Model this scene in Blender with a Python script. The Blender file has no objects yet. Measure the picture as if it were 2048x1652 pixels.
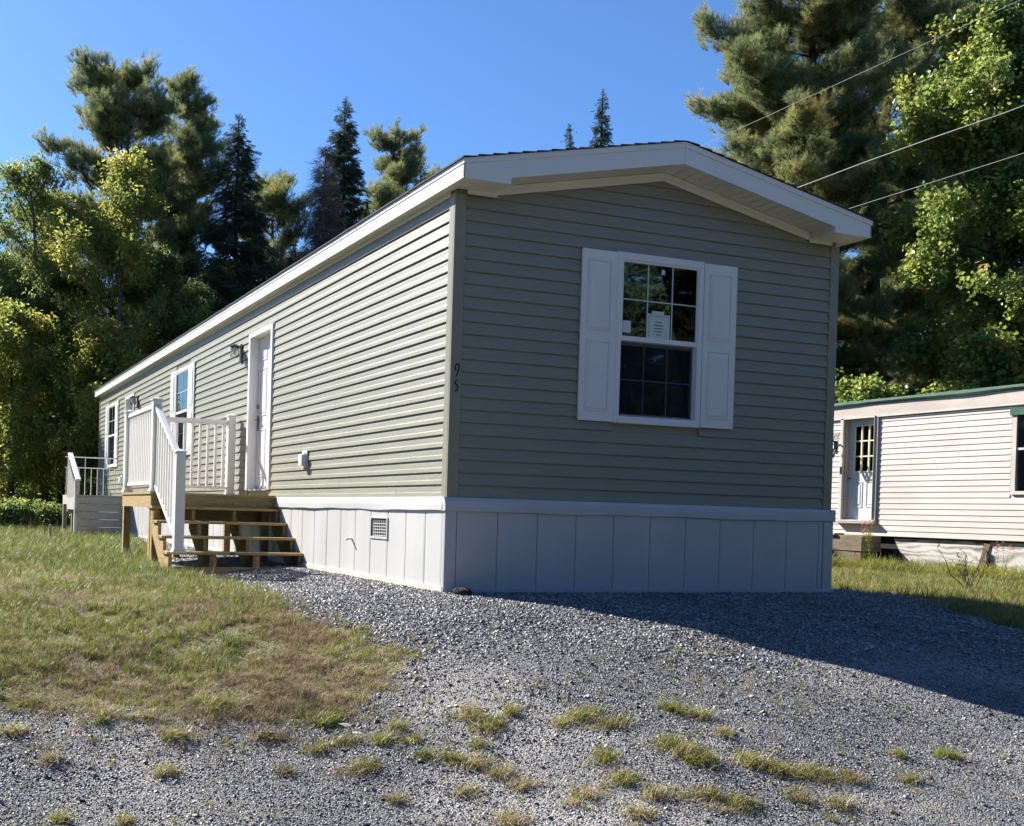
import bpy, bmesh, math, random
import numpy as np
from mathutils import Vector, Matrix, Euler
rnd = random.Random(7)
R = math.radians
scene = bpy.context.scene
col = scene.collection

# ------------------------------------------------------------------ camera
EYE = Vector((-4.0767, -7.7190, 0.6292))
yaw, pitch, roll = 0.33810, -0.009948, 0.0280
fw = Vector((math.sin(yaw)*math.cos(pitch), math.cos(yaw)*math.cos(pitch), math.sin(pitch)))
rt = Vector((math.cos(yaw), -math.sin(yaw), 0.0)); up = rt.cross(fw)
rr = rt*math.cos(roll) + up*math.sin(roll)
uu = up*math.cos(roll) - rt*math.sin(roll)
cam_data = bpy.data.cameras.new('camera'); cam = bpy.data.objects.new('camera', cam_data); col.objects.link(cam)
m = Matrix((rr, uu, -fw)).transposed().to_4x4(); m.translation = EYE; cam.matrix_world = m
cam_data.sensor_width = 36.0; cam_data.lens = 36.0*2089.0/2048.0
cam_data.shift_x = (1024-583.2)/2048.0; cam_data.shift_y = (1038.9-826)/2048.0
cam_data.clip_start = 0.05; cam_data.clip_end = 3000
scene.camera = cam

# ------------------------------------------------------------------ light
SUN_EL, SUN_AZ = R(36.0), R(27.0)          # azimuth measured from the house's long axis towards -X
to_sun = Vector((-math.sin(SUN_AZ)*math.cos(SUN_EL), math.cos(SUN_AZ)*math.cos(SUN_EL), math.sin(SUN_EL)))
world = bpy.data.worlds.new('World'); scene.world = world; world.use_nodes = True
nt = world.node_tree; nt.nodes.clear()
sky = nt.nodes.new('ShaderNodeTexSky'); sky.sky_type = 'NISHITA'; sky.sun_disc = False
sky.sun_elevation = SUN_EL; sky.sun_rotation = -SUN_AZ
sky.altitude = 300; sky.air_density = 1.0; sky.dust_density = 0.5; sky.ozone_density = 4.0
bg = nt.nodes.new('ShaderNodeBackground'); bg.inputs['Strength'].default_value = 0.061
wo = nt.nodes.new('ShaderNodeOutputWorld')
tint = nt.nodes.new('ShaderNodeMix'); tint.data_type = 'RGBA'; tint.blend_type = 'MULTIPLY'; tint.inputs[0].default_value = 1.0
tint.inputs[7].default_value = (.64, .885, 1.16, 1)
nt.links.new(sky.outputs[0], tint.inputs[6]); nt.links.new(tint.outputs[2], bg.inputs['Color']); nt.links.new(bg.outputs[0], wo.inputs['Surface'])
sd = bpy.data.lights.new('sun', 'SUN'); sd.energy = 5.0; sd.angle = R(0.53); sd.color = (1.0, 0.95, 0.86)
so = bpy.data.objects.new('sun', sd); col.objects.link(so); so.location = (-20, 30, 40)
so.rotation_euler = (-to_sun).to_track_quat('-Z', 'Y').to_euler()
scene.view_settings.view_transform = 'Standard'; scene.view_settings.look = 'None'
scene.view_settings.exposure = 1.38; scene.view_settings.gamma = 1.0
scene.view_settings.use_curve_mapping = False
scene.render.engine = 'CYCLES'
scene.cycles.max_bounces = 5; scene.cycles.transparent_max_bounces = 8
scene.cycles.diffuse_bounces = 2; scene.cycles.glossy_bounces = 2; scene.cycles.transmission_bounces = 2
scene.cycles.caustics_reflective = False; scene.cycles.caustics_refractive = False

# ------------------------------------------------------------------ materials
def new_mat(name):
    mt = bpy.data.materials.new(name); mt.use_nodes = True
    n = mt.node_tree; b = n.nodes['Principled BSDF']
    return mt, n, b
def _n(n, t, **kw):
    x = n.nodes.new(t)
    for k, v in kw.items(): setattr(x, k, v)
    return x
def ramp(n, stops):
    r = n.nodes.new('ShaderNodeValToRGB')
    el = r.color_ramp.elements
    while len(el) < len(stops): el.new(0.5)
    for e, (p, c) in zip(el, stops):
        e.position = p; e.color = (c[0], c[1], c[2], 1)
    return r
def noisy(name, c1, c2, scale=8, rough=0.6, bump=0.0, bscale=60, stretch=(1, 1, 1), spec=0.4, detail=5, lo=.3, hi=.7, c3=None, bdist=.01):
    """colour varies between c1 and c2 by noise; a second noise gives fine relief"""
    mt, n, b = new_mat(name)
    tc = _n(n, 'ShaderNodeTexCoord'); mp = _n(n, 'ShaderNodeMapping'); mp.inputs['Scale'].default_value = stretch
    n.links.new(tc.outputs['Object'], mp.inputs[0])
    nz = _n(n, 'ShaderNodeTexNoise'); nz.inputs['Scale'].default_value = scale; nz.inputs['Detail'].default_value = detail
    nz.inputs['Roughness'].default_value = .6
    n.links.new(mp.outputs[0], nz.inputs['Vector'])
    st = [(lo, c1), (hi, c2)] if c3 is None else [(lo, c1), ((lo+hi)/2, c3), (hi, c2)]
    r = ramp(n, st); n.links.new(nz.outputs['Fac'], r.inputs[0]); n.links.new(r.outputs[0], b.inputs['Base Color'])
    b.inputs['Roughness'].default_value = rough; b.inputs['Specular IOR Level'].default_value = spec
    if bump > 0:
        n2 = _n(n, 'ShaderNodeTexNoise'); n2.inputs['Scale'].default_value = bscale; n2.inputs['Detail'].default_value = 4
        n.links.new(mp.outputs[0], n2.inputs['Vector'])
        bp = _n(n, 'ShaderNodeBump'); bp.inputs['Strength'].default_value = bump; bp.inputs['Distance'].default_value = bdist
        n.links.new(n2.outputs['Fac'], bp.inputs['Height']); n.links.new(bp.outputs[0], b.inputs['Normal'])
    return mt
M = {}
M['siding'] = noisy('sage_vinyl', (.242, .240, .184), (.278, .273, .210), 2.2, .42, .12, 3.0, (1, 1, 6), .45, bdist=.02)
M['sidingpost'] = noisy('sage_vinyl_trim', (.262, .258, .198), (.288, .282, .218), 3, .4, .05, 8)
M['white'] = noisy('white_vinyl', (.78, .765, .74), (.84, .825, .80), 2.5, .38, .05, 10)
M['soffit'] = noisy('soffit_vinyl', (.76, .745, .70), (.80, .785, .74), 3, .5, .05, 14)
M['skirt'] = noisy('skirting_vinyl', (.50, .495, .485), (.555, .55, .54), 1.6, .45, .10, 2.5, (1, 1, .6), .45, bdist=.02)
M['track'] = noisy('dusty_track', (.50, .46, .36), (.62, .60, .53), 9, .7, .1, 40)
M['shingle'] = noisy('dark_shingles', (.035, .036, .040), (.10, .10, .105), 45, .95, .4, 160, bdist=.004)
M['dark'] = noisy('dark_void', (.012, .013, .014), (.022, .022, .024), 8, .9)
M['numeral'] = noisy('black_metal', (.008, .008, .009), (.016, .016, .018), 20, .4)
M['inner'] = noisy('drywall', (.50, .49, .46), (.55, .54, .51), 3, .8)
M['carpet'] = noisy('carpet', (.16, .14, .12), (.20, .18, .15), 30, .95)
M['blind'] = noisy('roller_blind', (.42, .43, .41), (.50, .51, .48), 6, .7)
M['paper'] = noisy('paper', (.58, .66, .61), (.64, .71, .66), 10, .7)  # green tint of the window glass is put into the paper colour
M['ink'] = noisy('ink', (.06, .07, .09), (.10, .11, .13), 20, .7)
M['muntin'] = noisy('grille_glass_tinted', (.50, .60, .55), (.56, .66, .60), 8, .5)  # white grille, coloured as if seen through the greenish glass
M['marker'] = noisy('yellow_marker', (.75, .68, .12), (.82, .75, .18), 20, .7)
M['steel'] = noisy('brushed_handle', (.10, .095, .085), (.18, .17, .15), 30, .3); M['steel'].node_tree.nodes['Principled BSDF'].inputs['Metallic'].default_value = .9
M['aluminium'] = noisy('screen_aluminium', (.30, .30, .31), (.38, .38, .39), 20, .45)
M['tanwood'] = None
def wood(name, c1, c2, c3, knots=(.12, .06, .02), sc=6, rough=.7):
    mt, n, b = new_mat(name)
    tc = _n(n, 'ShaderNodeTexCoord'); mp = _n(n, 'ShaderNodeMapping'); mp.inputs['Scale'].default_value = (1.2, 1.2, 9)
    n.links.new(tc.outputs['Object'], mp.inputs[0])
    nz = _n(n, 'ShaderNodeTexNoise'); nz.inputs['Scale'].default_value = sc; nz.inputs['Detail'].default_value = 8; nz.inputs['Distortion'].default_value = 1.5
    n.links.new(mp.outputs[0], nz.inputs['Vector'])
    r = ramp(n, [(.30, c1), (.5, c2), (.72, c3)]); n.links.new(nz.outputs['Fac'], r.inputs[0])
    vo = _n(n, 'ShaderNodeTexVoronoi'); vo.inputs['Scale'].default_value = 2.3
    n.links.new(tc.outputs['Object'], vo.inputs['Vector'])
    r2 = ramp(n, [(.02, (1, 1, 1)), (.09, (0, 0, 0))]); n.links.new(vo.outputs['Distance'], r2.inputs[0])
    mx = _n(n, 'ShaderNodeMix', data_type='RGBA'); n.links.new(r2.outputs[0], mx.inputs[0])
    n.links.new(r.outputs[0], mx.inputs[6]); mx.inputs[7].default_value = (*knots, 1)
    n.links.new(mx.outputs[2], b.inputs['Base Color']); b.inputs['Roughness'].default_value = rough
    bp = _n(n, 'ShaderNodeBump'); bp.inputs['Strength'].default_value = .3; bp.inputs['Distance'].default_value = .004
    n.links.new(nz.outputs['Fac'], bp.inputs['Height']); n.links.new(bp.outputs[0], b.inputs['Normal'])
    return mt
M['lumber'] = wood('treated_lumber', (.25, .155, .06), (.40, .265, .105), (.52, .37, .17))
M['lumber2'] = wood('treated_lumber_greenish', (.15, .12, .05), (.25, .20, .085), (.33, .27, .12))
M['oldwood'] = wood('weathered_wood', (.20, .18, .15), (.33, .30, .26), (.42, .39, .34))
M['greypaint'] = noisy('grey_beige_paint', (.38, .36, .33), (.48, .46, .43), 5, .75, .3, 30, (1, 1, 3))
M['peeling'] = noisy('peeling_white_paint', (.28, .25, .21), (.62, .61, .58), 14, .75, .4, 40, (1, 1, .35), lo=.38, hi=.52)
M['ply'] = None
# weathered plywood with swirling grain
mt, n, b = new_mat('weathered_plywood')
tc = _n(n, 'ShaderNodeTexCoord'); mp = _n(n, 'ShaderNodeMapping'); mp.inputs['Scale'].default_value = (1, .55, 1.6)
n.links.new(tc.outputs['Object'], mp.inputs[0])
wv = _n(n, 'ShaderNodeTexWave', bands_direction='Z'); wv.inputs['Scale'].default_value = 1.6; wv.inputs['Distortion'].default_value = 14; wv.inputs['Detail'].default_value = 3; wv.inputs['Detail Scale'].default_value = 1.1
n.links.new(mp.outputs[0], wv.inputs['Vector'])
nz = _n(n, 'ShaderNodeTexNoise'); nz.inputs['Scale'].default_value = 3; nz.inputs['Detail'].default_value = 6; n.links.new(mp.outputs[0], nz.inputs['Vector'])
mm = _n(n, 'ShaderNodeMath', operation='MULTIPLY_ADD'); mm.inputs[1].default_value = .35; n.links.new(wv.outputs['Fac'], mm.inputs[0]); n.links.new(nz.outputs['Fac'], mm.inputs[2])
r = ramp(n, [(.40, (.16, .135, .12)), (.58, (.36, .33, .295)), (.80, (.56, .535, .50))]); n.links.new(mm.outputs[0], r.inputs[0])
n.links.new(r.outputs[0], b.inputs['Base Color']); b.inputs['Roughness'].default_value = .8
M['ply'] = mt
M['nsiding'] = noisy('old_white_siding', (.46, .41, .375), (.58, .54, .495), 1.7, .55, .1, 10, (1, .4, 1.5))
M['nfascia'] = noisy('faded_cream_fascia', (.50, .42, .37), (.64, .57, .51), 2.5, .6, .15, 12, (1, .5, 2))
M['green'] = noisy('green_roof_edge', (.03, .085, .055), (.07, .15, .10), 4, .45, .2, 20)
M['paleyellow'] = noisy('cream_muntins', (.66, .62, .40), (.72, .68, .46), 6, .6)
M['doorgrey'] = noisy('door_grey_white', (.50, .52, .50), (.60, .62, .60), 4, .55)
M['brownwood'] = noisy('brown_weathered_timber', (.12, .09, .06), (.23, .18, .125), 6, .85, .4, 30, (1, 1, 5))
M['cable'] = noisy('aluminium_cable', (.17, .17, .17), (.24, .24, .235), 30, .5)
M['bark'] = noisy('bark', (.035, .028, .022), (.10, .085, .070), 5, .95, .8, 22, (3, 3, .6), .2, bdist=.03)
M['barklight'] = noisy('grey_bark', (.07, .062, .055), (.17, .155, .14), 4, .95, .8, 22, (3, 3, .6), .2, bdist=.03)
M['deadwood'] = noisy('dead_bark', (.11, .085, .075), (.22, .18, .16), 6, .95, .4, 30, (2, 2, .6), .2)
# clear glass: mirror by angle, otherwise see-through with a slight tint
def glass_mat(name, tint, rough=.0, add=.0):
    mt = bpy.data.materials.new(name); mt.use_nodes = True; n = mt.node_tree; n.nodes.clear()
    o = _n(n, 'ShaderNodeOutputMaterial'); tr = _n(n, 'ShaderNodeBsdfTransparent'); tr.inputs[0].default_value = (*tint, 1)
    gl = _n(n, 'ShaderNodeBsdfGlossy'); gl.inputs['Roughness'].default_value = rough; gl.inputs[0].default_value = (.95, 1, .98, 1)
    fr = _n(n, 'ShaderNodeFresnel'); fr.inputs[0].default_value = 1.55
    ad = _n(n, 'ShaderNodeMath', operation='MULTIPLY_ADD'); ad.inputs[1].default_value = 1.0; ad.inputs[2].default_value = add
    ad.use_clamp = True
    nz = _n(n, 'ShaderNodeTexNoise'); nz.inputs['Scale'].default_value = 1.3
    bp = _n(n, 'ShaderNodeBump'); bp.inputs['Strength'].default_value = .006; bp.inputs['Distance'].default_value = .01
    mx = _n(n, 'ShaderNodeMixShader'); n.links.new(fr.outputs[0], ad.inputs[0]); n.links.new(ad.outputs[0], mx.inputs[0])
    n.links.new(tr.outputs[0], mx.inputs[1]); n.links.new(gl.outputs[0], mx.inputs[2]); n.links.new(mx.outputs[0], o.inputs[0])
    return mt
M['glass'] = glass_mat('window_glass', (.85, .92, .89))
mt = bpy.data.materials.new('insect_screen'); mt.use_nodes = True; n = mt.node_tree; n.nodes.clear()
o_ = _n(n, 'ShaderNodeOutputMaterial'); tr = _n(n, 'ShaderNodeBsdfTransparent'); tr.inputs[0].default_value = (.78, .80, .84, 1)
df = _n(n, 'ShaderNodeBsdfDiffuse'); df.inputs[0].default_value = (.03, .035, .045, 1); mx = _n(n, 'ShaderNodeMixShader'); mx.inputs[0].default_value = .28
n.links.new(tr.outputs[0], mx.inputs[1]); n.links.new(df.outputs[0], mx.inputs[2]); n.links.new(mx.outputs[0], o_.inputs[0]); M['screen'] = mt
M['lampglass'] = glass_mat('lamp_glass', (.90, .88, .82))
[x for x in M['lampglass'].node_tree.nodes if x.type == 'BSDF_GLOSSY'][0].inputs[0].default_value = (.45, .42, .38, 1)
# foliage
def leaf_mat(name, stops, trans=.42, rough=.5, tcol=1.5):
    mt = bpy.data.materials.new(name); mt.use_nodes = True; n = mt.node_tree; n.nodes.clear()
    o = _n(n, 'ShaderNodeOutputMaterial'); oi = _n(n, 'ShaderNodeObjectInfo'); ge = _n(n, 'ShaderNodeNewGeometry')
    nz = _n(n, 'ShaderNodeTexNoise'); nz.inputs['Scale'].default_value = .9; nz.inputs['Detail'].default_value = 3
    n.links.new(ge.outputs['Position'], nz.inputs['Vector'])
    # blend instance randomness, patchiness and per-leaf randomness
    a1 = _n(n, 'ShaderNodeMath', operation='MULTIPLY_ADD'); n.links.new(oi.outputs['Random'], a1.inputs[0]); a1.inputs[1].default_value = .45; a1.inputs[2].default_value = -.22
    a2 = _n(n, 'ShaderNodeMath', operation='ADD'); n.links.new(a1.outputs[0], a2.inputs[0]); n.links.new(nz.outputs['Fac'], a2.inputs[1])
    a3 = _n(n, 'ShaderNodeMath', operation='MULTIPLY_ADD'); n.links.new(ge.outputs['Random Per Island'], a3.inputs[0]); a3.inputs[1].default_value = .35
    n.links.new(a2.outputs[0], a3.inputs[2])
    a4 = _n(n, 'ShaderNodeMath', operation='SUBTRACT'); n.links.new(a3.outputs[0], a4.inputs[0]); a4.inputs[1].default_value = .17
    r = ramp(n, stops); n.links.new(a4.outputs[0], r.inputs[0])
    df = _n(n, 'ShaderNodeBsdfPrincipled'); df.inputs['Roughness'].default_value = rough; df.inputs['Specular IOR Level'].default_value = .35
    n.links.new(r.outputs[0], df.inputs['Base Color'])
    hs = _n(n, 'ShaderNodeHueSaturation'); hs.inputs['Hue'].default_value = .482; hs.inputs['Saturation'].default_value = 1.0; hs.inputs['Value'].default_value = tcol
    n.links.new(r.outputs[0], hs.inputs['Color'])
    tl = _n(n, 'ShaderNodeBsdfTranslucent'); n.links.new(hs.outputs[0], tl.inputs[0])
    mx = _n(n, 'ShaderNodeMixShader'); mx.inputs[0].default_value = trans
    n.links.new(df.outputs[0], mx.inputs[1]); n.links.new(tl.outputs[0], mx.inputs[2]); n.links.new(mx.outputs[0], o.inputs[0])
    return mt
M['leafyellow'] = leaf_mat('yellowing_leaves', [(.15, (0.065, 0.101, 0.029)), (.45, (0.169, 0.215, 0.052)), (.72, (0.299, 0.312, 0.072)), (.95, (0.338, 0.234, 0.039))], .52, .45, 1.95)
M['leafgreen'] = leaf_mat('green_leaves', [(.15, (0.055, 0.094, 0.031)), (.5, (0.130, 0.189, 0.055)), (.78, (0.221, 0.260, 0.072)), (.97, (0.260, 0.221, 0.046))], .50, .45, 1.9)
M['leafmaple'] = leaf_mat('maple_leaves', [(.12, (0.054, 0.096, 0.031)), (.48, (0.144, 0.210, 0.054)), (.74, (0.252, 0.300, 0.072)), (.96, (0.336, 0.252, 0.060))], .50, .30, 1.9)
M['needlepine'] = leaf_mat('pine_needles', [(.08, (0.081, 0.125, 0.069)), (.42, (0.194, 0.250, 0.112)), (.72, (0.312, 0.338, 0.119)), (.95, (0.400, 0.275, 0.088))], .45, .5, 1.4)
M['needlespruce'] = leaf_mat('spruce_needles', [(.15, (0.037, 0.069, 0.050)), (.55, (0.077, 0.119, 0.073)), (.9, (0.138, 0.175, 0.088))], .32, .6, 1.2)
M['deadtwig'] = leaf_mat('dead_twigs', [(.2, (.10, .075, .068)), (.6, (.18, .14, .125)), (.9, (.26, .21, .19))], .05, .9, 1.0)
M['grassgreen'] = leaf_mat('green_grass', [(.15, (.06, .085, .016)), (.42, (.18, .21, .036)), (.72, (.30, .30, .07)), (.97, (.36, .32, .14))], .38, .5, 1.3)
M['grassdry'] = leaf_mat('dry_grass', [(.12, (.16, .105, .06)), (.40, (.33, .235, .135)), (.66, (.54, .44, .30)), (.95, (.30, .27, .10))], .25, .7, 1.1)
M['grasslush'] = leaf_mat('lush_grass', [(.15, (.05, .08, .018)), (.5, (.115, .155, .032)), (.85, (.20, .23, .06))], .40, .5, 1.4)
M['lily'] = leaf_mat('daylily_blades', [(.15, (.10, .13, .02)), (.5, (.20, .23, .04)), (.85, (.36, .33, .07))], .4, .5, 1.3)
M['goldenrod'] = leaf_mat('goldenrod_flowers', [(.2, (.45, .32, .03)), (.8, (.60, .45, .05))], .3, .6, 1.1)
M['pinkflower'] = leaf_mat('pink_flowers', [(.2, (.38, .14, .14)), (.8, (.5, .22, .2))], .3, .6, 1.1)
def stone_mat(name, c, lo=.0):
    mt, n, b = new_mat(name); oi = _n(n, 'ShaderNodeObjectInfo')
    r = ramp(n, c); n.links.new(oi.outputs['Random'], r.inputs[0])
    ge = _n(n, 'ShaderNodeNewGeometry'); nz = _n(n, 'ShaderNodeTexNoise'); nz.inputs['Scale'].default_value = 130; n.links.new(ge.outputs['Position'], nz.inputs['Vector'])
    mx = _n(n, 'ShaderNodeMix', data_type='RGBA'); mx.blend_type = 'MULTIPLY'; mx.inputs[0].default_value = .6
    r2 = ramp(n, [(.3, (.6, .6, .62)), (.7, (1.25, 1.25, 1.25))]); n.links.new(nz.outputs['Fac'], r2.inputs[0])
    n.links.new(r.outputs[0], mx.inputs[6]); n.links.new(r2.outputs[0], mx.inputs[7]); n3 = _n(n, 'ShaderNodeTexNoise'); n3.inputs['Scale'].default_value = 1.1; n3.inputs['Detail'].default_value = 6; n3.inputs['Roughness'].default_value = .65; n.links.new(ge.outputs['Position'], n3.inputs['Vector'])
    r3 = ramp(n, [(.32, (.68, .68, .70)), (.52, (1, 1, 1)), (.70, (1.35, 1.32, 1.28))]); n.links.new(n3.outputs['Fac'], r3.inputs[0])
    m3 = _n(n, 'ShaderNodeMix', data_type='RGBA'); m3.blend_type = 'MULTIPLY'; m3.inputs[0].default_value = 1.0
    n.links.new(mx.outputs[2], m3.inputs[6]); n.links.new(r3.outputs[0], m3.inputs[7]); n.links.new(m3.outputs[2], b.inputs['Base Color'])
    b.inputs['Roughness'].default_value = .52; b.inputs['Specular IOR Level'].default_value = .6
    return mt
M['stone'] = stone_mat('crushed_slate', [(0, (0.038, 0.038, 0.043)), (.35, (0.102, 0.102, 0.109)), (.7, (0.178, 0.178, 0.185)), (.90, (0.306, 0.306, 0.308)), (1, (0.374, 0.340, 0.306))])
# gravel bed and soil under the loose stones and the grass
def ground_mat(name, stops, vs, bump, patch=None, pscale=.7, plo=.45, phi=.62):
    mt, n, b = new_mat(name); ge = _n(n, 'ShaderNodeNewGeometry')
    vo = _n(n, 'ShaderNodeTexVoronoi'); vo.inputs['Scale'].default_value = vs; n.links.new(ge.outputs['Position'], vo.inputs['Vector'])
    nz = _n(n, 'ShaderNodeTexNoise'); nz.inputs['Scale'].default_value = vs*.35; nz.inputs['Detail'].default_value = 6; n.links.new(ge.outputs['Position'], nz.inputs['Vector'])
    sp = _n(n, 'ShaderNodeSeparateColor'); n.links.new(vo.outputs['Color'], sp.inputs[0])
    ma = _n(n, 'ShaderNodeMath', operation='MULTIPLY_ADD'); ma.inputs[1].default_value = .55; n.links.new(sp.outputs[0], ma.inputs[0])
    mb = _n(n, 'ShaderNodeMath', operation='MULTIPLY'); mb.inputs[1].default_value = .5; n.links.new(nz.outputs['Fac'], mb.inputs[0]); n.links.new(mb.outputs[0], ma.inputs[2])
    r = ramp(n, stops); n.links.new(ma.outputs[0], r.inputs[0])
    out = r.outputs[0]
    if patch:
        n2 = _n(n, 'ShaderNodeTexNoise'); n2.inputs['Scale'].default_value = pscale; n2.inputs['Detail'].default_value = 5; n.links.new(ge.outputs['Position'], n2.inputs['Vector'])
        r2 = ramp(n, [(plo, (0, 0, 0)), (phi, (1, 1, 1))]); n.links.new(n2.outputs['Fac'], r2.inputs[0])
        mx = _n(n, 'ShaderNodeMix', data_type='RGBA'); n.links.new(r2.outputs[0], mx.inputs[0]); n.links.new(out, mx.inputs[6]); mx.inputs[7].default_value = (*patch, 1)
        out = mx.outputs[2]
    n.links.new(out, b.inputs['Base Color']); b.inputs['Roughness'].default_value = .9; b.inputs['Specular IOR Level'].default_value = .2
    bp = _n(n, 'ShaderNodeBump'); bp.inputs['Strength'].default_value = bump; bp.inputs['Distance'].default_value = .012
    n.links.new(vo.outputs['Distance'], bp.inputs['Height']); bp.invert = True; n.links.new(bp.outputs[0], b.inputs['Normal'])
    return mt
M['gravelbed'] = ground_mat('gravel_bed', [(.1, (.05, .05, .055)), (.45, (.14, .14, .145)), (.85, (.27, .265, .26))], 110, .9, (.31, .295, .28), .9, .50, .66)
M['soil'] = ground_mat('lawn_soil', [(.1, (.06, .056, .024)), (.5, (.145, .135, .062)), (.9, (.25, .22, .12))], 60, .9)

# ------------------------------------------------------------------ mesh helpers
class MB:
    def __init__(s): s.v = []; s.f = []
    def add(s, vs, fs):
        o = len(s.v); s.v.extend(tuple(v) for v in vs); s.f.extend(tuple(i+o for i in f) for f in fs); return s
    def box(s, x0, x1, y0, y1, z0, z1):
        x0, x1 = min(x0, x1), max(x0, x1); y0, y1 = min(y0, y1), max(y0, y1); z0, z1 = min(z0, z1), max(z0, z1)
        return s.add([(x0,y0,z0),(x1,y0,z0),(x1,y1,z0),(x0,y1,z0),(x0,y0,z1),(x1,y0,z1),(x1,y1,z1),(x0,y1,z1)],
                     [(0,3,2,1),(4,5,6,7),(0,1,5,4),(1,2,6,5),(2,3,7,6),(3,0,4,7)])
    def prism(s, pts, a, b, axis):
        """polygon pts (2D) extruded from a to b along axis"""
        n = len(pts)
        def P(p, t):
            return (t, p[0], p[1]) if axis == 0 else (p[0], t, p[1]) if axis == 1 else (p[0], p[1], t)
        vs = [P(p, a) for p in pts] + [P(p, b) for p in pts]
        fs = [tuple(range(n))[::-1], tuple(range(n, 2*n))] + [(i, (i+1) % n, n+(i+1) % n, n+i) for i in range(n)]
        return s.add(vs, fs)
    def bar(s, p, q, w, h):
        """box of section w (sideways) x h (upwards) between two points"""
        p = Vector(p); q = Vector(q); d = (q-p).normalized()
        sd = d.cross(Vector((0, 0, 1)))
        if sd.length < 1e-4: sd = Vector((1, 0, 0))
        sd.normalize(); u = sd.cross(d).normalized()
        vs = [c + sd*a*w/2 + u*b*h/2 for c in (p, q) for a, b in ((-1,-1),(1,-1),(1,1),(-1,1))]
        return s.add(vs, [(0,3,2,1),(4,5,6,7),(0,1,5,4),(1,2,6,5),(2,3,7,6),(3,0,4,7)])
    def tube(s, pts, rad, n=6, cap=True):
        pts = [Vector(p) for p in pts]; rad = [rad]*len(pts) if not hasattr(rad, '__len__') else rad
        o = len(s.v); prev = None
        for i, p in enumerate(pts):
            d = (pts[min(i+1, len(pts)-1)] - pts[max(i-1, 0)])
            d = d.normalized() if d.length > 1e-9 else Vector((0, 0, 1))
            a = (prev - d*prev.dot(d)) if prev is not None else d.orthogonal()
            if a.length < 1e-6: a = d.orthogonal()
            a.normalize(); prev = a; b = d.cross(a)
            for k in range(n):
                t = 2*math.pi*k/n; s.v.append(tuple(p + (a*math.cos(t)+b*math.sin(t))*rad[i]))
        for i in range(len(pts)-1):
            for k in range(n):
                s.f.append((o+i*n+k, o+i*n+(k+1) % n, o+(i+1)*n+(k+1) % n, o+(i+1)*n+k))
        if cap:
            s.f.append(tuple(o+k for k in range(n))[::-1]); s.f.append(tuple(o+(len(pts)-1)*n+k for k in range(n)))
        return s
    def mesh(s, name, origin=(0, 0, 0), mat=None, smooth=False):
        me = bpy.data.meshes.new(name); ox, oy, oz = origin
        me.from_pydata([(x-ox, y-oy, z-oz) for x, y, z in s.v], [], s.f)
        if mat: me.materials.append(mat)
        if smooth: me.polygons.foreach_set('use_smooth', [True]*len(me.polygons))
        me.update(); return me
def link(name, me, parent=None, loc=(0, 0, 0), **props):
    o = bpy.data.objects.new(name, me); col.objects.link(o); o.location = loc
    if parent is not None: o.parent = parent
    for k, v in props.items(): o[k] = v
    return o
class Thing:
    """an Empty at the thing's base; parts are given in world coordinates"""
    def __init__(s, name, label, cat, base, group=None):
        s.base = base; s.o = link(name, None, None, base, label=label, category=cat)
        s.o.empty_display_size = .2
        if group: s.o['group'] = group
    def part(s, name, mb, mat, parent=None, bevel=0, smooth=False, **props):
        o = link(name, mb.mesh(name, s.base, mat, smooth), parent or s.o, **props)
        if bevel:
            bv = o.modifiers.new('bevel', 'BEVEL'); bv.width = bevel; bv.segments = 2; bv.limit_method = 'ANGLE'
        return o
def copy_at(o, delta, parent=None):
    c = o.copy(); col.objects.link(c); c.location = Vector(o.location) + Vector(delta)
    if parent is not None: c.parent = parent
    return c

# ------------------------------------------------------------------ terrain
def sst(a, b, x):
    t = np.clip((x-a)/(b-a), 0, 1); return t*t*(3-2*t)
def terrain(X, Y):
    X = np.asarray(X, float); Y = np.asarray(Y, float)
    y0 = 1.5*(1-sst(-2.4, -.4, X)); s = np.maximum(0, y0-Y)
    s2 = np.minimum(s, 3.6); e = np.clip(s-3.6, 0, 5.5)
    h = -.033*s2*s2 - .2376*e + .021*e*e
    h = h - .20*sst(4.3, 6.5, X)*sst(-7, 1, Y) - .08*(1-sst(-1.3, -.2, X))*sst(-1, 2.5, Y) - .03
    w = sst(-.3, -1.2, Y) if False else np.clip((-Y-.2)/1.5, 0, 1)
    h = h + w*(.012*np.sin(3.1*X+1.3*Y)+.010*np.sin(5.3*Y-2.2*X+1)+.006*np.sin(9.7*X+7.9*Y))
    h = h - .012*np.minimum(np.maximum(0, np.hypot(X, Y)-60), 100)*0
    return h
def tz(x, y): return float(terrain(x, y))
def inpoly(X, Y, poly):
    c = np.zeros(X.shape, bool); n = len(poly)
    for i in range(n):
        x1, y1 = poly[i]; x2, y2 = poly[(i+1) % n]
        if y1 == y2: continue
        k = ((y1 > Y) != (y2 > Y)) & (X < (x2-x1)*(Y-y1)/(y2-y1)+x1); c ^= k
    return c
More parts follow.
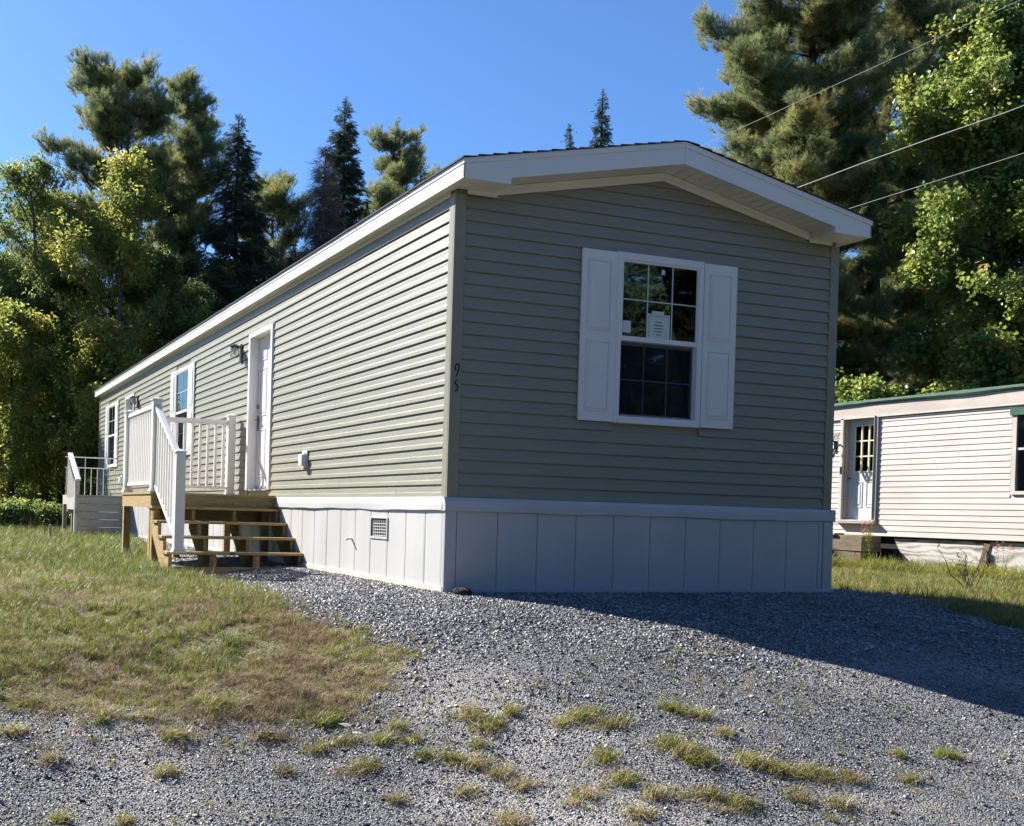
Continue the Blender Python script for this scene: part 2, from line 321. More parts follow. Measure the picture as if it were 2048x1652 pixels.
# gravel: the pad, the drive and the apron along the house; lawn everywhere else
GRAVEL = [(-.75, 19.5), (-.68, 11.1), (-.95, 7.0), (-1.60, 4.05), (-1.73, 2.5), (-1.46, 1.5), (-1.62, -.3), (-1.55, -.98), (-1.40, -1.34),
          (-1.38, -1.84), (-1.55, -2.3), (-1.84, -2.42), (-2.23, -2.38), (-2.67, -2.35), (-3.05, -2.22), (-3.38, -2.13), (-3.67, -1.97), (-4.4, -1.8),
          (-8, -1.7), (-30, -1.6), (-30, -14), (30, -14), (12, -7), (3.0, -3.6), (3.85, -2.07), (4.08, -1.55), (4.34, -1.08), (5.2, -.3), (5.7, 1.0), (5.7, 19.5)]
def wobble(X, Y): return .05*np.sin(1.7*X+3.1*Y+.5)-.04+.05*np.sin(4.1*X+2.3*Y)+.05*np.sin(9.3*Y-3.1*X)+.03*np.sin(21*X+17*Y)
def is_gravel(X, Y): 
    w = wobble(X, Y); return inpoly(X+w, Y-w, GRAVEL)

def grid_sheet(name, xs, ys, mat, zoff=0., mask=None, kind='structure'):
    XX, YY = np.meshgrid(xs, ys); ZZ = terrain(XX, YY)+zoff
    v = np.stack([XX, YY, ZZ], -1).reshape(-1, 3); nx = len(xs); ny = len(ys)
    i = np.arange((ny-1)*(nx-1)); r0 = i//(nx-1); c0 = i % (nx-1); a = r0*nx+c0
    f = np.stack([a, a+1, a+nx+1, a+nx], -1)
    if mask is not None:
        cx = (xs[c0]+xs[c0+1])/2; cy = (ys[r0]+ys[r0+1])/2; f = f[mask(cx, cy)]
        used = np.unique(f); re = -np.ones(len(v), int); re[used] = np.arange(len(used)); v = v[used]; f = re[f]
    me = bpy.data.meshes.new(name); me.vertices.add(len(v)); me.vertices.foreach_set('co', v.ravel())
    me.loops.add(f.size); me.loops.foreach_set('vertex_index', f.ravel().astype(np.int32))
    me.polygons.add(len(f)); me.polygons.foreach_set('loop_start', (np.arange(len(f))*4).astype(np.int32))
    me.polygons.foreach_set('use_smooth', np.ones(len(f), bool)); me.materials.append(mat); me.update(); me.validate()
    return link(name, me, kind=kind)
def spaced(a, b, fine0, fine1, step, far=60):
    mid = np.arange(fine0, fine1+step/2, step)
    left = fine0 - np.geomspace(step*1.5, fine0-a, far)[::1]; right = fine1 + np.geomspace(step*1.5, b-fine1, far)
    return np.concatenate([left[::-1], mid, right])
grid_sheet('ground', spaced(-900, 900, -6, 8, .1), spaced(-900, 900, -6, 14, .1), M['soil'])
grid_sheet('gravel_driveway', np.arange(-9, 8, .05), np.concatenate([np.arange(-9, 6, .05), np.arange(6, 19.6, .1)]), M['gravelbed'], .006, is_gravel)

# ------------------------------------------------------------------ the new mobile home
W, S, L = 4.06, .765, 18.445
NC = 24; CH = 2.5/NC; T = S+2.5
class WallMB(MB):
    """mesh in wall coordinates: u along the wall, n outwards, z up"""
    def __init__(s, side, plane=0.0): super().__init__(); s.side = side; s.plane = plane
    def P(s, u, n, z): return (u, s.plane-n, z) if s.side == 'front' else (s.plane-n, u, z)
    def wbox(s, u0, u1, n0, n1, z0, z1):
        a = s.P(u0, n0, z0); b = s.P(u1, n1, z1); return s.box(a[0], b[0], a[1], b[1], a[2], b[2])
    def strip(s, u0, u1, prof, u0t=None, u1t=None):
        """prof: list of (n,z) closed outline, extruded from u0 to u1 (u0t,u1t at the top of the profile)"""
        zb = min(p[1] for p in prof); zt = max(p[1] for p in prof); n = len(prof)
        f = lambda a, at, z: a if at is None else a+(at-a)*(z-zb)/(zt-zb)
        vs = [s.P(f(u0, u0t, z), nn, z) for nn, z in prof]+[s.P(f(u1, u1t, z), nn, z) for nn, z in prof]
        fs = [tuple(range(n)), tuple(range(2*n-1, n-1, -1))]+[(i, n+i, n+(i+1) % n, (i+1) % n) for i in range(n)]
        return s.add(vs, fs)
    def wtube(s, pts, r, n=6): return s.tube([s.P(*p) for p in pts], r, n)
def course_prof(z, h=CH, d=.0195):
    return [(.0, z), (d-.002, z), (d, z+.004), (d*.80, z+h*.34), (d*.66, z+h*.42), (d*.45, z+h*.8), (d*.22, z+h-.0005), (0, z+h-.0005)]

house = Thing('mobile_home', 'long new sage green mobile home with white trim and pale grey skirting', 'house', (0, 0, 0))
hp = house.part
# interior shell: floor, partitions, ceiling
hp('floor', MB().box(.10, W-.10, .10, L-.10, .70, .80), M['carpet'])
hp('ceiling', MB().box(.10, W-.10, .10, L-.10, T-.02, T+.02), M['inner'])
hp('partition_wall', MB().box(.10, W-.10, 4.05, 4.15, .80, T-.02), M['inner'])
hp('partition_wall', MB().box(.10, W-.10, 8.0, 8.1, .80, T-.02), M['inner'])
hp('partition_wall', MB().box(.10, W-.10, 12.2, 12.3, .80, T-.02), M['inner'])
# openings (u0,u1,z0,z1) in the long side wall and the gable wall
DOOR = (4.76, 5.63, .875, 2.885); DOOR2 = (13.93, 14.80, .875, 2.885)
WIN2 = (9.08, 10.02, 1.49, 2.945); WIN3 = (16.08, 17.02, 1.49, 2.945); FW = (1.59, 2.487, 1.475, 2.945)
DW1 = (DOOR[0]-.0305, DOOR[1]+.0305, DOOR[2]-.0205, DOOR[3]+.0305); DW2 = (DOOR2[0]-.0305, DOOR2[1]+.0305, DOOR2[2]-.0205, DOOR2[3]+.0305)
def wall_with_openings(wm, u0, u1, z0, z1, n0, n1, ops):
    ops = sorted(ops); u = u0
    for a, b, c, d in ops:
        wm.wbox(u, a, n0, n1, z0, z1)
        if c > z0: wm.wbox(a, b, n0, n1, z0, c)
        wm.wbox(a, b, n0, n1, d, z1); u = b
    wm.wbox(u, u1, n0, n1, z0, z1); return wm
side_wall = hp('side_wall', wall_with_openings(WallMB('side'), 0, L, S-.05, T, -.10, -.001, [DW1, DW2, WIN2, WIN3]), M['siding'])
front_wall = hp('front_wall', wall_with_openings(WallMB('front'), .101, W, S-.05, T, -.10, -.001, [FW]), M['siding'])
gable = MB().prism([(0.0, T+.001), (W, T+.001), (W, T+.03), (W/2, 3.78), (0, T+.03)], .001, .10, 1); hp('gable_wall', gable, M['siding'])
hp('rear_wall', MB().prism([(0, S-.05), (W, S-.05), (W, T+.03), (W/2, 3.78), (0, T+.03)], L-.099, L-.001, 1), M['siding'])
hp('right_wall', MB().box(W-.10, W-.001, .101, L-.10, S-.05, T), M['siding'])
def cuts(z0, z1, ops, a, b, pad):
    segs = [(a, b)]
    for o in ops:
        if o[2]-pad < z1-.02 and o[3]+pad > z0+.02:
            ns = []
            for s0, s1 in segs:
                if o[0]-pad > s0: ns.append((s0, min(s1, o[0]-pad)))
                if o[1]+pad < s1: ns.append((max(s0, o[1]+pad), s1))
            segs = [q for q in ns if q[1]-q[0] > .01]
    return segs
for k in range(NC):
    z = S+k*CH
    for a, b in cuts(z, z+CH, [DOOR, DOOR2, WIN2, WIN3], .083, L-.08, .035):
        e0 = a; q = a+(.9+3.6*((k*.382) % 1))
        while True:                                # panels lap every 3.6 m
            e1 = b if q > b-.5 else q
            hp('siding_course', WallMB('side').strip(e0, e1-(.0008 if e1 < b else 0), course_prof(z, d=.0195 if int(q*10) % 2 else .0207)), M['siding'], parent=side_wall)
            if e1 >= b: break
            e0 = e1; q += 3.66
    for a, b in cuts(z, z+CH, [FW], .083, W-.08, .02): hp('siding_course', WallMB('front').strip(a, b, course_prof(z)), M['siding'], parent=front_wall)
for k in range(NC, NC+4):                        # courses inside the gable, clipped by the slope
    z = S+k*CH; top = min(z+CH, 3.69)
    hw = lambda zz: max(.02, (3.71-zz)/.208)
    w = WallMB('front'); a, at = W/2-hw(z), W/2-hw(top)
    w.strip(max(a, .37), W-max(a, .37), [p if p[1] < top else (p[0], top) for p in course_prof(z)], max(at, .37), W-max(at, .37))
    hp('siding_course', w, M['siding'], parent=front_wall)
for cx, cy, sx, sy in ((0, 0, 1, 1), (W, 0, -1, 1), (0, L, 1, -1), (W, L, -1, -1)):
    c = MB().box(cx-sx*.022, cx+sx*.080, cy-sy*.022, cy-sy*.0005, S, T)
    c.box(cx-sx*.022, cx-sx*.0005, cy-sy*.0004, cy+sy*.080, S, T)
    c.box(cx-sx*.006, cx+sx*.088, cy-sy*.008, cy-sy*.0006, S+.001, T-.001); c.box(cx-sx*.008, cx-sx*.0006, cy, cy+sy*.088, S+.001, T-.001)
    hp('corner_post', c, M['sidingpost'], bevel=.004)
# skirting: panels, corner pieces, band, bottom track
sk_front = hp('front_skirting', MB().box(.02, W-.02, .0, .02, -.12, .66), M['dark'])
sk_side = hp('side_skirting', MB().box(.0, .02, .021, L-.02, -.12, .66), M['dark'])
pw = .3846
def panel(side, u0, u1, seed):
    w = WallMB(side); g = .0035; b = .004*math.sin(seed*2.1)
    pr = [(u0+g, .020), (u0+g, .031), (u0+.012, .034), (u0+.03, .0355), ((u0+u1)/2, .0355+b*.5), (u1-.02, .0355), (u1-g, .033), (u1-g, .020)]
    vs = [w.P(u, n, -.10) for u, n in pr]+[w.P(u, n+b*(.6 if 2 < i < 6 else 0), .30) for i, (u, n) in enumerate(pr)]+[w.P(u, n, .655) for u, n in pr]
    k = len(pr); fs = [(j*k+i, j*k+(i+1) % k, (j+1)*k+(i+1) % k, (j+1)*k+i) for j in range(2) for i in range(k)]
    w.add(vs, fs); return w
u = .072; i = 0
while u < W-.1:
    e = min(u+pw, 3.977); hp('skirt_panel', panel('front', u, e, i), M['skirt'], parent=sk_front)
    u += pw; i += 1
u = -.064; i = 0
u = .321-pw
ylist = []
while u < L-.02:
    a = max(u, .012); e = min(u+pw, L-.01); hp('skirt_panel', panel('side', a, e, i+3), M['skirt'], parent=sk_side)
    ylist.append(a); u += pw; i += 1
cp = MB().box(-.038, .068, -.038, -.0205, -.10, .655).box(-.038, -.0205, -.0204, .010, -.10, .655); hp('skirt_corner', cp, M['skirt'], parent=sk_front, bevel=.004)
cp = MB().box(3.982, W+.038, -.038, -.0205, -.10, .655).box(W+.0205, W+.038, -.0204, .3, -.10, .655); hp('skirt_corner', cp, M['skirt'], parent=sk_front, bevel=.004)
hp('right_skirting', MB().box(W-.02, W+.02, .03, L-.02, -.3, .66), M['skirt'])
hp('rear_skirting', MB().box(.02, W-.02, L-.02, L+.02, -.3, .66), M['skirt'])
def band(side, u0, u1, seed):
    """the ledge on top of the panels: its lower edge sags slightly between fixings"""
    w = WallMB(side); N = max(2, int((u1-u0)/.12)); vs = []; fs = []
    for j in range(N+1):
        u = u0+(u1-u0)*j/N; sag = .004*math.sin(u*3.3+seed)+.003*math.sin(u*7.7+seed*2); o = .004*math.sin(u*2.3+seed)
        pr = [(.0, .648), (.044, .648+sag), (.052+o, .652+sag), (.052+o*.6, .700), (.048, .735), (.030, .7645), (.0, .7645)]
        vs += [w.P(u, n, z) for n, z in pr]
    k = 7
    for j in range(N): fs += [(j*k+i, (j+1)*k+i, (j+1)*k+(i+1) % k, j*k+(i+1) % k) for i in range(k)]
    fs += [tuple(range(k))[::-1], tuple(N*k+i for i in range(k))]
    w.add(vs, fs); return w
hp('skirt_band', band('front', -.050, W+.050, 1), M['skirt'])
for a, b in ((-.0005, 3.66), (3.664, 8.4), (8.404, 13.0), (13.004, L)): hp('skirt_band', band('side', a, b, a+.4), M['skirt'])
hp('bottom_track', WallMB('side').wbox(-.03, L, .036, .052, -.12, .022), M['track'], bevel=.003)
hp('bottom_track', WallMB('front').wbox(-.052, W+.05, .039, .054, -.12, .012), M['skirt'], bevel=.003)
hp('right_skirt_band', MB().box(W, W+.05, -.049, L, .648, .7645), M['skirt'])

# ---- roof
AX, AZ = W/2, 3.885; EX, EZ = -.10, 3.455; FY = -.30; BY = L+.30
def roofz(x): return AZ-(abs(x-AX))*(AZ-EZ)/(AX-EX)
roof = hp('roof', MB().prism([(EX+.012, roofz(EX)-.035), (EX+.012, roofz(EX)-.001), (AX, AZ-.001), (W-EX-.012, roofz(EX)-.001), (W-EX-.012, roofz(EX)-.035), (AX, AZ-.035)], FY+.012, BY-.012, 1), M['shingle'])
sh = MB(); rows = 16; sl = (AX-EX+.02)/rows
for sgn in (1, -1):
    for r_ in range(rows):
        xa = (EX-.02)+r_*sl; xb = xa+sl
        y = FY-.02-(.17 if r_ % 2 else 0)
        while y < BY+.02:
            y0_ = max(y, FY-.02); y1_ = min(y+.33, BY+.02); t = .004*rnd.random()
            X0, X1 = (xa, xb) if sgn > 0 else (W-xa, W-xb)
            za, zb = roofz(xa)+.014+t, roofz(xb)+.004
            if y1_-y0_ > .03:
                sh.add([(X0, y0_, za-.014), (X0, y0_, za), (X1, y0_, zb), (X1, y0_, zb-.004), (X0, y1_-.006, za-.014), (X0, y1_-.006, za), (X1, y1_-.006, zb), (X1, y1_-.006, zb-.004)],
                       [(0,1,2,3),(7,6,5,4),(0,4,5,1),(1,5,6,2)])
            y += .33
hp('shingles', sh, M['shingle'], parent=roof, kind='stuff')
# side fascia with drip edge and soffit
for X, sg in ((EX, 1), (W-EX, -1)):
    f = MB().box(X, X+sg*.012, FY+.0, BY, 3.300, 3.452); hp('fascia', f, M['white'], bevel=.002)
    f = MB().box(X-sg*.006, X-sg*.0005, FY+.0, BY, 3.415, 3.455).box(X-sg*.004, X-sg*.0006, FY, BY, 3.300, 3.312); hp('drip_edge', f, M['white'])
    so_ = MB().box(X+sg*.0125, X+sg*.0995, FY+.012, BY, 3.302, 3.308)
    for q in (.03, .06): so_.box(X+sg*q, X+sg*(q+.004), FY+.012, BY, 3.299, 3.3015)
    hp('soffit', so_, M['soffit'])
    hp('frieze', MB().box(0 if sg > 0 else W, -.012 if sg > 0 else W+.012, .085, L-.085, 3.262, 3.3015), M['soffit'])
# gable ends: rake boards, returns, sloping soffit, frieze
RD = .19                                           # depth of the rake board
def rake_pts(x): return roofz(x)
for Y0, sg in ((FY, 1), (BY, -1)):
    for left in (True, False):
        mx_ = (lambda x: x) if left else (lambda x: W-x)
        xs_ = [EX, EX, .33, .33, AX-.0015]
        top = [roofz(EX)-.004, roofz(AX-.0015)-.004]
        pts = [(EX, 3.300), (.33, 3.300), (.33, roofz(.33)-RD), (AX-.0015, AZ-RD), (AX-.0015, AZ-.004), (EX, roofz(EX)-.004)]
        pts = [(mx_(x), z) for x, z in pts]
        if not left: pts = pts[::-1]
        a, b = sorted((Y0-sg*.0, Y0+sg*.012))
        hp('rake_board', MB().prism(pts, a, b, 1), M['white'])
        pts = [(EX-.006, roofz(EX)-.045), (AX-.001, AZ-.050), (AX-.001, AZ-.002), (EX-.006, roofz(EX)-.002)]
        pts = [(mx_(x), z) for x, z in pts]
        if not left: pts = pts[::-1]
        a, b = sorted((Y0-sg*.008, Y0-sg*.0005)); hp('drip_edge', MB().prism(pts, a, b, 1), M['white'])
        # return box soffit, its inner cheek and the strip at the wall
        ya, yb = (Y0+sg*.0125, -.0225) if sg > 0 else (Y0+sg*.0125, L+.0225)
        sb = MB().box(mx_(EX+.013), mx_(.329), ya, yb, 3.301, 3.306)
        for q in (.06, .13, .20): sb.box(mx_(EX+.02), mx_(.32), ya+sg*q, ya+sg*(q+.005), 3.2985, 3.3005)
        hp('return_soffit', sb, M['soffit'])
        hp('return_cheek', MB().prism([(3.301, ya), (3.301, yb), (roofz(.33)-RD+.02, yb), (roofz(.33)-RD+.02, ya)], mx_(.3295), mx_(.338), 0) if False else MB().box(mx_(.3295), mx_(.338), ya, yb, 3.301, roofz(.33)-RD+.015), M['soffit'])
        yw = -.0225 if sg > 0 else L+.0225
        hp('return_trim', MB().box(mx_(.085), mx_(.362), yw+sg*.0, yw-sg*.012, 3.268, 3.3005).box(mx_(.345), mx_(.362), yw, yw-sg*.014, 3.275, 3.345), M['white'])
        so_ = MB(); N = 1
        z0_, z1_ = roofz(.339)-RD+.006, AZ-RD+.006
        so_.add([(mx_(.339), ya, z0_), (mx_(AX-.001), ya, z1_), (mx_(AX-.001), yb, z1_), (mx_(.339), yb, z0_), (mx_(.339), ya, z0_+.008), (mx_(AX-.001), ya, z1_+.008), (mx_(AX-.001), yb, z1_+.008), (mx_(.339), yb, z0_+.008)],
                [(0,1,2,3),(7,6,5,4),(0,4,5,1),(2,6,7,3),(1,5,6,2),(3,7,4,0)])
        for q in range(1, 17):
            x = .339+q*.1; zz = roofz(x)-RD+.006
            if x < AX-.02: so_.add([(mx_(x), ya, zz-.002), (mx_(x+.006), ya, zz-.0015), (mx_(x+.006), yb, zz-.0015), (mx_(x), yb, zz-.002)], [(0,1,2,3),(3,2,1,0)])
        hp('rake_soffit', so_, M['soffit'])
        yq = -.0185 if sg > 0 else L+.0185
        fr = MB().prism([(mx_(.363), roofz(.363)-RD-.070), (mx_(AX-.001), AZ-RD-.070), (mx_(AX-.001), AZ-RD+.004), (mx_(.363), roofz(.363)-RD+.004)][::(1 if left else -1)], *sorted((yq, yq-sg*.012)), 1)
        fr.prism([(mx_(.363), roofz(.363)-RD-.030), (mx_(AX-.001), AZ-RD-.030), (mx_(AX-.001), AZ-RD+.002), (mx_(.363), roofz(.363)-RD+.002)][::(1 if left else -1)], *sorted((yq-sg*.0125, yq-sg*.019)), 1)
        hp('frieze', fr, M['white'])

# ---- windows: frame, sashes, muntins, panes, sill
def window(parent, side, u0, u1, z0, z1, dirn=1, grid=(3, 2), blind=True, screen=True):
    """dirn: +1 when u grows to the viewer's right"""
    fr = WallMB(side); F = .055
    fr.wbox(u0-.015, u1+.015, -.03, .034, z1-.05, z1+.012); fr.wbox(u0-.015, u1+.015, -.03, .034, z0-.012, z0+.05)
    fr.wbox(u0-.015, u0+.040, -.03, .034, z0+.05, z1-.05); fr.wbox(u1-.040, u1+.015, -.03, .034, z0+.05, z1-.05)
    win = hp('window', fr, M['white'], parent=None, bevel=.004)
    zm = z0+(z1-z0)*.485
    # upper sash sits forward, lower sash set back
    a, b = u0+.0405, u1-.0405
    us = WallMB(side); us.wbox(a, b, .004, .026, zm, zm+.042); us.wbox(a, b, .004, .026, z1-.0695, z1-.0505)
    us.wbox(a, a+.014, .004, .026, zm+.042, z1-.0695); us.wbox(b-.014, b, .004, .026, zm+.042, z1-.0695)
    hp('upper_sash', us, M['white'], parent=win, bevel=.002)
    ls = WallMB(side); ls.wbox(a, b, -.024, .003, z0+.0505, z0+.075); ls.wbox(a, b, -.024, .003, zm-.035, zm-.001)
    ls.wbox(a, a+.024, -.024, .003, z0+.075, zm-.035); ls.wbox(b-.040, b, -.024, .003, z0+.075, zm-.035)
    hp('lower_sash', ls, M['white'], parent=win)
    p0, p1, q0, q1 = a+.014, b-.014, zm+.042, z1-.0695
    c, r_ = grid
    for i in range(c):
        for j in range(r_):
            x0, x1 = p0+(p1-p0)*i/c, p0+(p1-p0)*(i+1)/c; y0, y1 = q0+(q1-q0)*j/r_, q0+(q1-q0)*(j+1)/r_
            hp('pane', WallMB(side).wbox(x0+.0002, x1-.0002, .012, .015, y0+.0002, y1-.0002), M['glass'], parent=win)
    P0, P1, Q0, Q1 = a+.024, b-.040, z0+.075, zm-.035
    for i in range(c):
        for j in range(r_):
            x0, x1 = P0+(P1-P0)*i/c, P0+(P1-P0)*(i+1)/c; y0, y1 = Q0+(Q1-Q0)*j/r_, Q0+(Q1-Q0)*(j+1)/r_
            hp('pane', WallMB(side).wbox(x0+.0002, x1-.0002, -.014, -.011, y0+.0002, y1-.0002), M['glass'], parent=win)
    for (s0, s1, t0, t1, nn) in ((p0, p1, q0, q1, .0175), (P0, P1, Q0, Q1, -.0085)):
        for i in range(1, c):
            x = s0+(s1-s0)*i/c; hp('muntin', WallMB(side).wbox(x-.006, x+.006, nn-.0020, nn+.0022, t0, t1), M['muntin'], parent=win)
        for j in range(1, r_):
            y = t0+(t1-t0)*j/r_; hp('muntin', WallMB(side).wbox(s0, s1, nn-.0018, nn+.0018, y-.0055, y+.0055), M['muntin'], parent=win)
    if screen:
        sc = WallMB(side); s_, e_ = a+.002, b-.022; h0, h1 = z0+.052, zm-.002
        for q in ((s_, e_, h0, h0+.012), (s_, e_, h1-.008, h1), (s_, s_+.010, h0+.012, h1-.008), (e_-.012, e_, h0+.012, h1-.008)): sc.wbox(q[0], q[1], .006, .014, q[2], q[3])
        hp('screen_frame', sc, M['aluminium'], parent=win)
        hp('insect_screen', WallMB(side).wbox(s_+.010, e_-.012, .009, .0095, h0+.012, h1-.008), M['screen'], parent=win)
        for q in (s_+.012, e_-.030): hp('screen_latch', WallMB(side).wbox(q, q+.014, .0145, .018, h0+.014, h0+.034), M['numeral'], parent=win)
    hp('sill', WallMB(side).wbox(u0+.02, u1+.0, .0345, .050, z0-.012, z0+.012), M['white'], parent=win, bevel=.002)
    hp('inner_casing', WallMB(side).wbox(u0-.01, u0+.02, -.10, -.031, z0, z1).wbox(u1-.02, u1+.01, -.10, -.031, z0, z1).wbox(u0, u1, -.10, -.031, z0-.02, z0+.01), M['white'], parent=win)
    if blind:
        bl = WallMB(side)
        bl.wbox(u0+.03, u1-.03, -.17, -.125, z1-.13, z1-.06)
        bl.wbox(u0+.04, u1-.04, -.16, -.150, z1-.235, z1-.19)
        for k in range(3): bl.wbox(u0+.04, u1-.04, -.165, -.145, z1-.185+k*.016, z1-.180+k*.016)
        hp('raised_blind', bl, M['blind'], parent=win)
        hp('blind_cord', WallMB(side).wbox(u1-.24, u1-.236, -.15, -.146, z0+.55, z1-.24), M['blind'], parent=win)
    return win
fwin = window(front_wall, 'front', *FW)
window(side_wall, 'side', *WIN2, dirn=-1, grid=(2, 2)); window(side_wall, 'side', *WIN3, dirn=-1, grid=(2, 2))
# paper notices of the front window, set before the pane and tinted like its glass
pn = WallMB('front').wbox(1.905, 2.150, .0198, .0203, 2.222, 2.445); pn.wbox(1.955, 2.085, .0199, .0204, 2.4455, 2.472)
notice = hp('paper_notice', pn, M['paper'], parent=fwin)
for k, wd in enumerate((.06, .10, .09, .08, .05)):
    t = WallMB('front').wbox(2.03-wd/2, 2.03+wd/2, .0206, .0210, 2.372-k*.028, 2.380-k*.028)
    hp('print_line', t, M['ink'], parent=fwin)
hp('print_line', WallMB('front').wbox(2.03, 2.075, .0206, .0210, 2.402, 2.410), M['marker'], parent=fwin)
hp('notice_border', WallMB('front').wbox(1.925, 2.130, .0206, .0210, 2.425, 2.428).wbox(1.925, 1.928, .0206, .0210, 2.24, 2.424), M['ink'], parent=fwin)
hp('window_sticker', WallMB('front').wbox(1.655, 1.740, .0158, .0164, 2.26, 2.365), M['paper'], parent=fwin)
hp('window_sticker', WallMB('front').wbox(2.05, 2.085, .0158, .0164, 2.80, 2.845), M['paper'], parent=fwin)

def shutter(side, u0, u1, z0, z1, split=.5):
    N0 = .018
    w = WallMB(side); w.wbox(u0, u1, N0, N0+.020, z0, z1); s = hp('shutter', w, M['white'], bevel=.004)
    mx0, mx1 = u0+.062, u1-.062
    for (a, b) in ((z0+.085, z0+.085+(z1-z0)*split-.13), (z0+(z1-z0)*split+.045, z1-.085)):
        # raised panel with a moulded border and a groove
        r = WallMB(side); n0, n1 = N0+.0205, N0+.027
        for q in ((mx0, mx1, a, a+.013), (mx0, mx1, b-.013, b), (mx0, mx0+.013, a+.013, b-.013), (mx1-.013, mx1, a+.013, b-.013)): r.wbox(q[0], q[1], n0, n1, q[2], q[3])
        hp('shutter_molding', r, M['white'], parent=s, bevel=.003)
        w = WallMB(side); x0, x1 = mx0+.030, mx1-.030; c, d = a+.034, b-.034
        o = [w.P(mx0+.0135, n0, a+.0135), w.P(mx1-.0135, n0, a+.0135), w.P(mx1-.0135, n0, b-.0135), w.P(mx0+.0135, n0, b-.0135), w.P(x0, n0+.009, c), w.P(x1, n0+.009, c), w.P(x1, n0+.009, d), w.P(x0, n0+.009, d)]
        w.add(o, [(0,1,5,4),(1,2,6,5),(2,3,7,6),(3,0,4,7),(4,5,6,7)]); hp('raised_panel', w, M['white'], parent=s)
    sc = WallMB(side)
    for uu_ in (u0+.02, u1-.02):
        for zz in (z0+.05, (z0+z1)/2, z1-.05): sc.wbox(uu_-.004, uu_+.004, N0+.0205, N0+.023, zz-.004, zz+.004)
    hp('shutter_screws', sc, M['soffit'], parent=s, kind='stuff')
shutter('front', 1.209, 1.572, 1.468, 2.948); shutter('front', 2.506, 2.871, 1.468, 2.948)
shutter('side', 8.69, 9.06, 1.47, 2.955); shutter('side', 10.04, 10.40, 1.47, 2.955)
shutter('side', 15.69, 16.06, 1.47, 2.955); shutter('side', 17.04, 17.42, 1.47, 2.955)

# ---- doors
def door(u0, u1, z0, z1, hinge_low=True):
    tr = WallMB('side')
    tr.wbox(u0-.07, u0, -.02, .036, z0-.01, z1+.06).wbox(u1, u1+.07, -.02, .036, z0-.01, z1+.06).wbox(u0, u1, -.02, .036, z1, z1+.06)
    tr.wbox(u0-.085, u0-.07, -.0, .022, z0-.01, z1+.065).wbox(u1+.07, u1+.085, -.0, .022, z0-.01, z1+.065)
    d = hp('door_frame', tr, M['white'], bevel=.003)
    R0 = -.088
    j = WallMB('side').wbox(u0-.03, u0, R0-.05, -.0205, z0, z1).wbox(u1, u1+.03, R0-.05, -.0205, z0, z1).wbox(u0-.03, u1+.03, R0-.05, -.0205, z1, z1+.03)
    j.wbox(u0+.0005, u0+.012, R0+.003, R0+.02, z0, z1-.0005).wbox(u1-.012, u1-.0005, R0+.003, R0+.02, z0, z1-.0005)
    hp('door_jamb', j, M['white'], parent=d)
    hp('threshold', WallMB('side').wbox(u0, u1, R0-.05, .045, z0-.02, z0-.001), M['aluminium'], parent=d)
    sl = WallMB('side').wbox(u0+.003, u1-.003, R0-.042, R0, z0+.002, z1-.003)
    leaf = hp('door', sl, M['white'])
    wd = u1-u0; cols = ((u0+.10, u0+wd/2-.05), (u0+wd/2+.05, u1-.10)); rows_ = ((z0+.16, z0+.80), (z0+.97, z0+1.60), (z0+1.70, z1-.12))
    for a, b in cols:
        for c, e in rows_:
            w = WallMB('side')
            for q in ((a, b, c, c+.02), (a, b, e-.02, e), (a, a+.02, c+.02, e-.02), (b-.02, b, c+.02, e-.02)): w.wbox(q[0], q[1], R0+.0005, R0+.008, q[2], q[3])
            w.wbox(a+.04, b-.04, R0+.0005, R0+.006, c+.04, e-.04)
            hp('door_panel', w, M['white'], parent=leaf, bevel=.002)
    uh = u1-.07
    hw = WallMB('side'); hw.wbox(uh-.028, uh+.028, R0+.0005, R0+.012, z0+.78, z0+.98)
    hw.wtube([(uh, R0+.012, z0+.93), (uh, R0+.05, z0+.93), (uh-.01, R0+.06, z0+.93), (uh-.10, R0+.06, z0+.925)], .010, 8)
    hp('door_handle', hw, M['steel'], parent=leaf)
    hp('deadbolt', WallMB('side').wtube([(uh, R0+.0005, z0+1.10), (uh, R0+.022, z0+1.10)], .028, 12), M['steel'], parent=leaf)
    hp('door_bottom_strip', WallMB('side').wbox(u0+.04, u1-.04, R0+.0005, R0+.010, z0+.02, z0+.045), M['aluminium'], parent=leaf).name = 'door_sweep'  # metal sweep strip along the bottom edge of the door
door(*DOOR); door(*DOOR2)

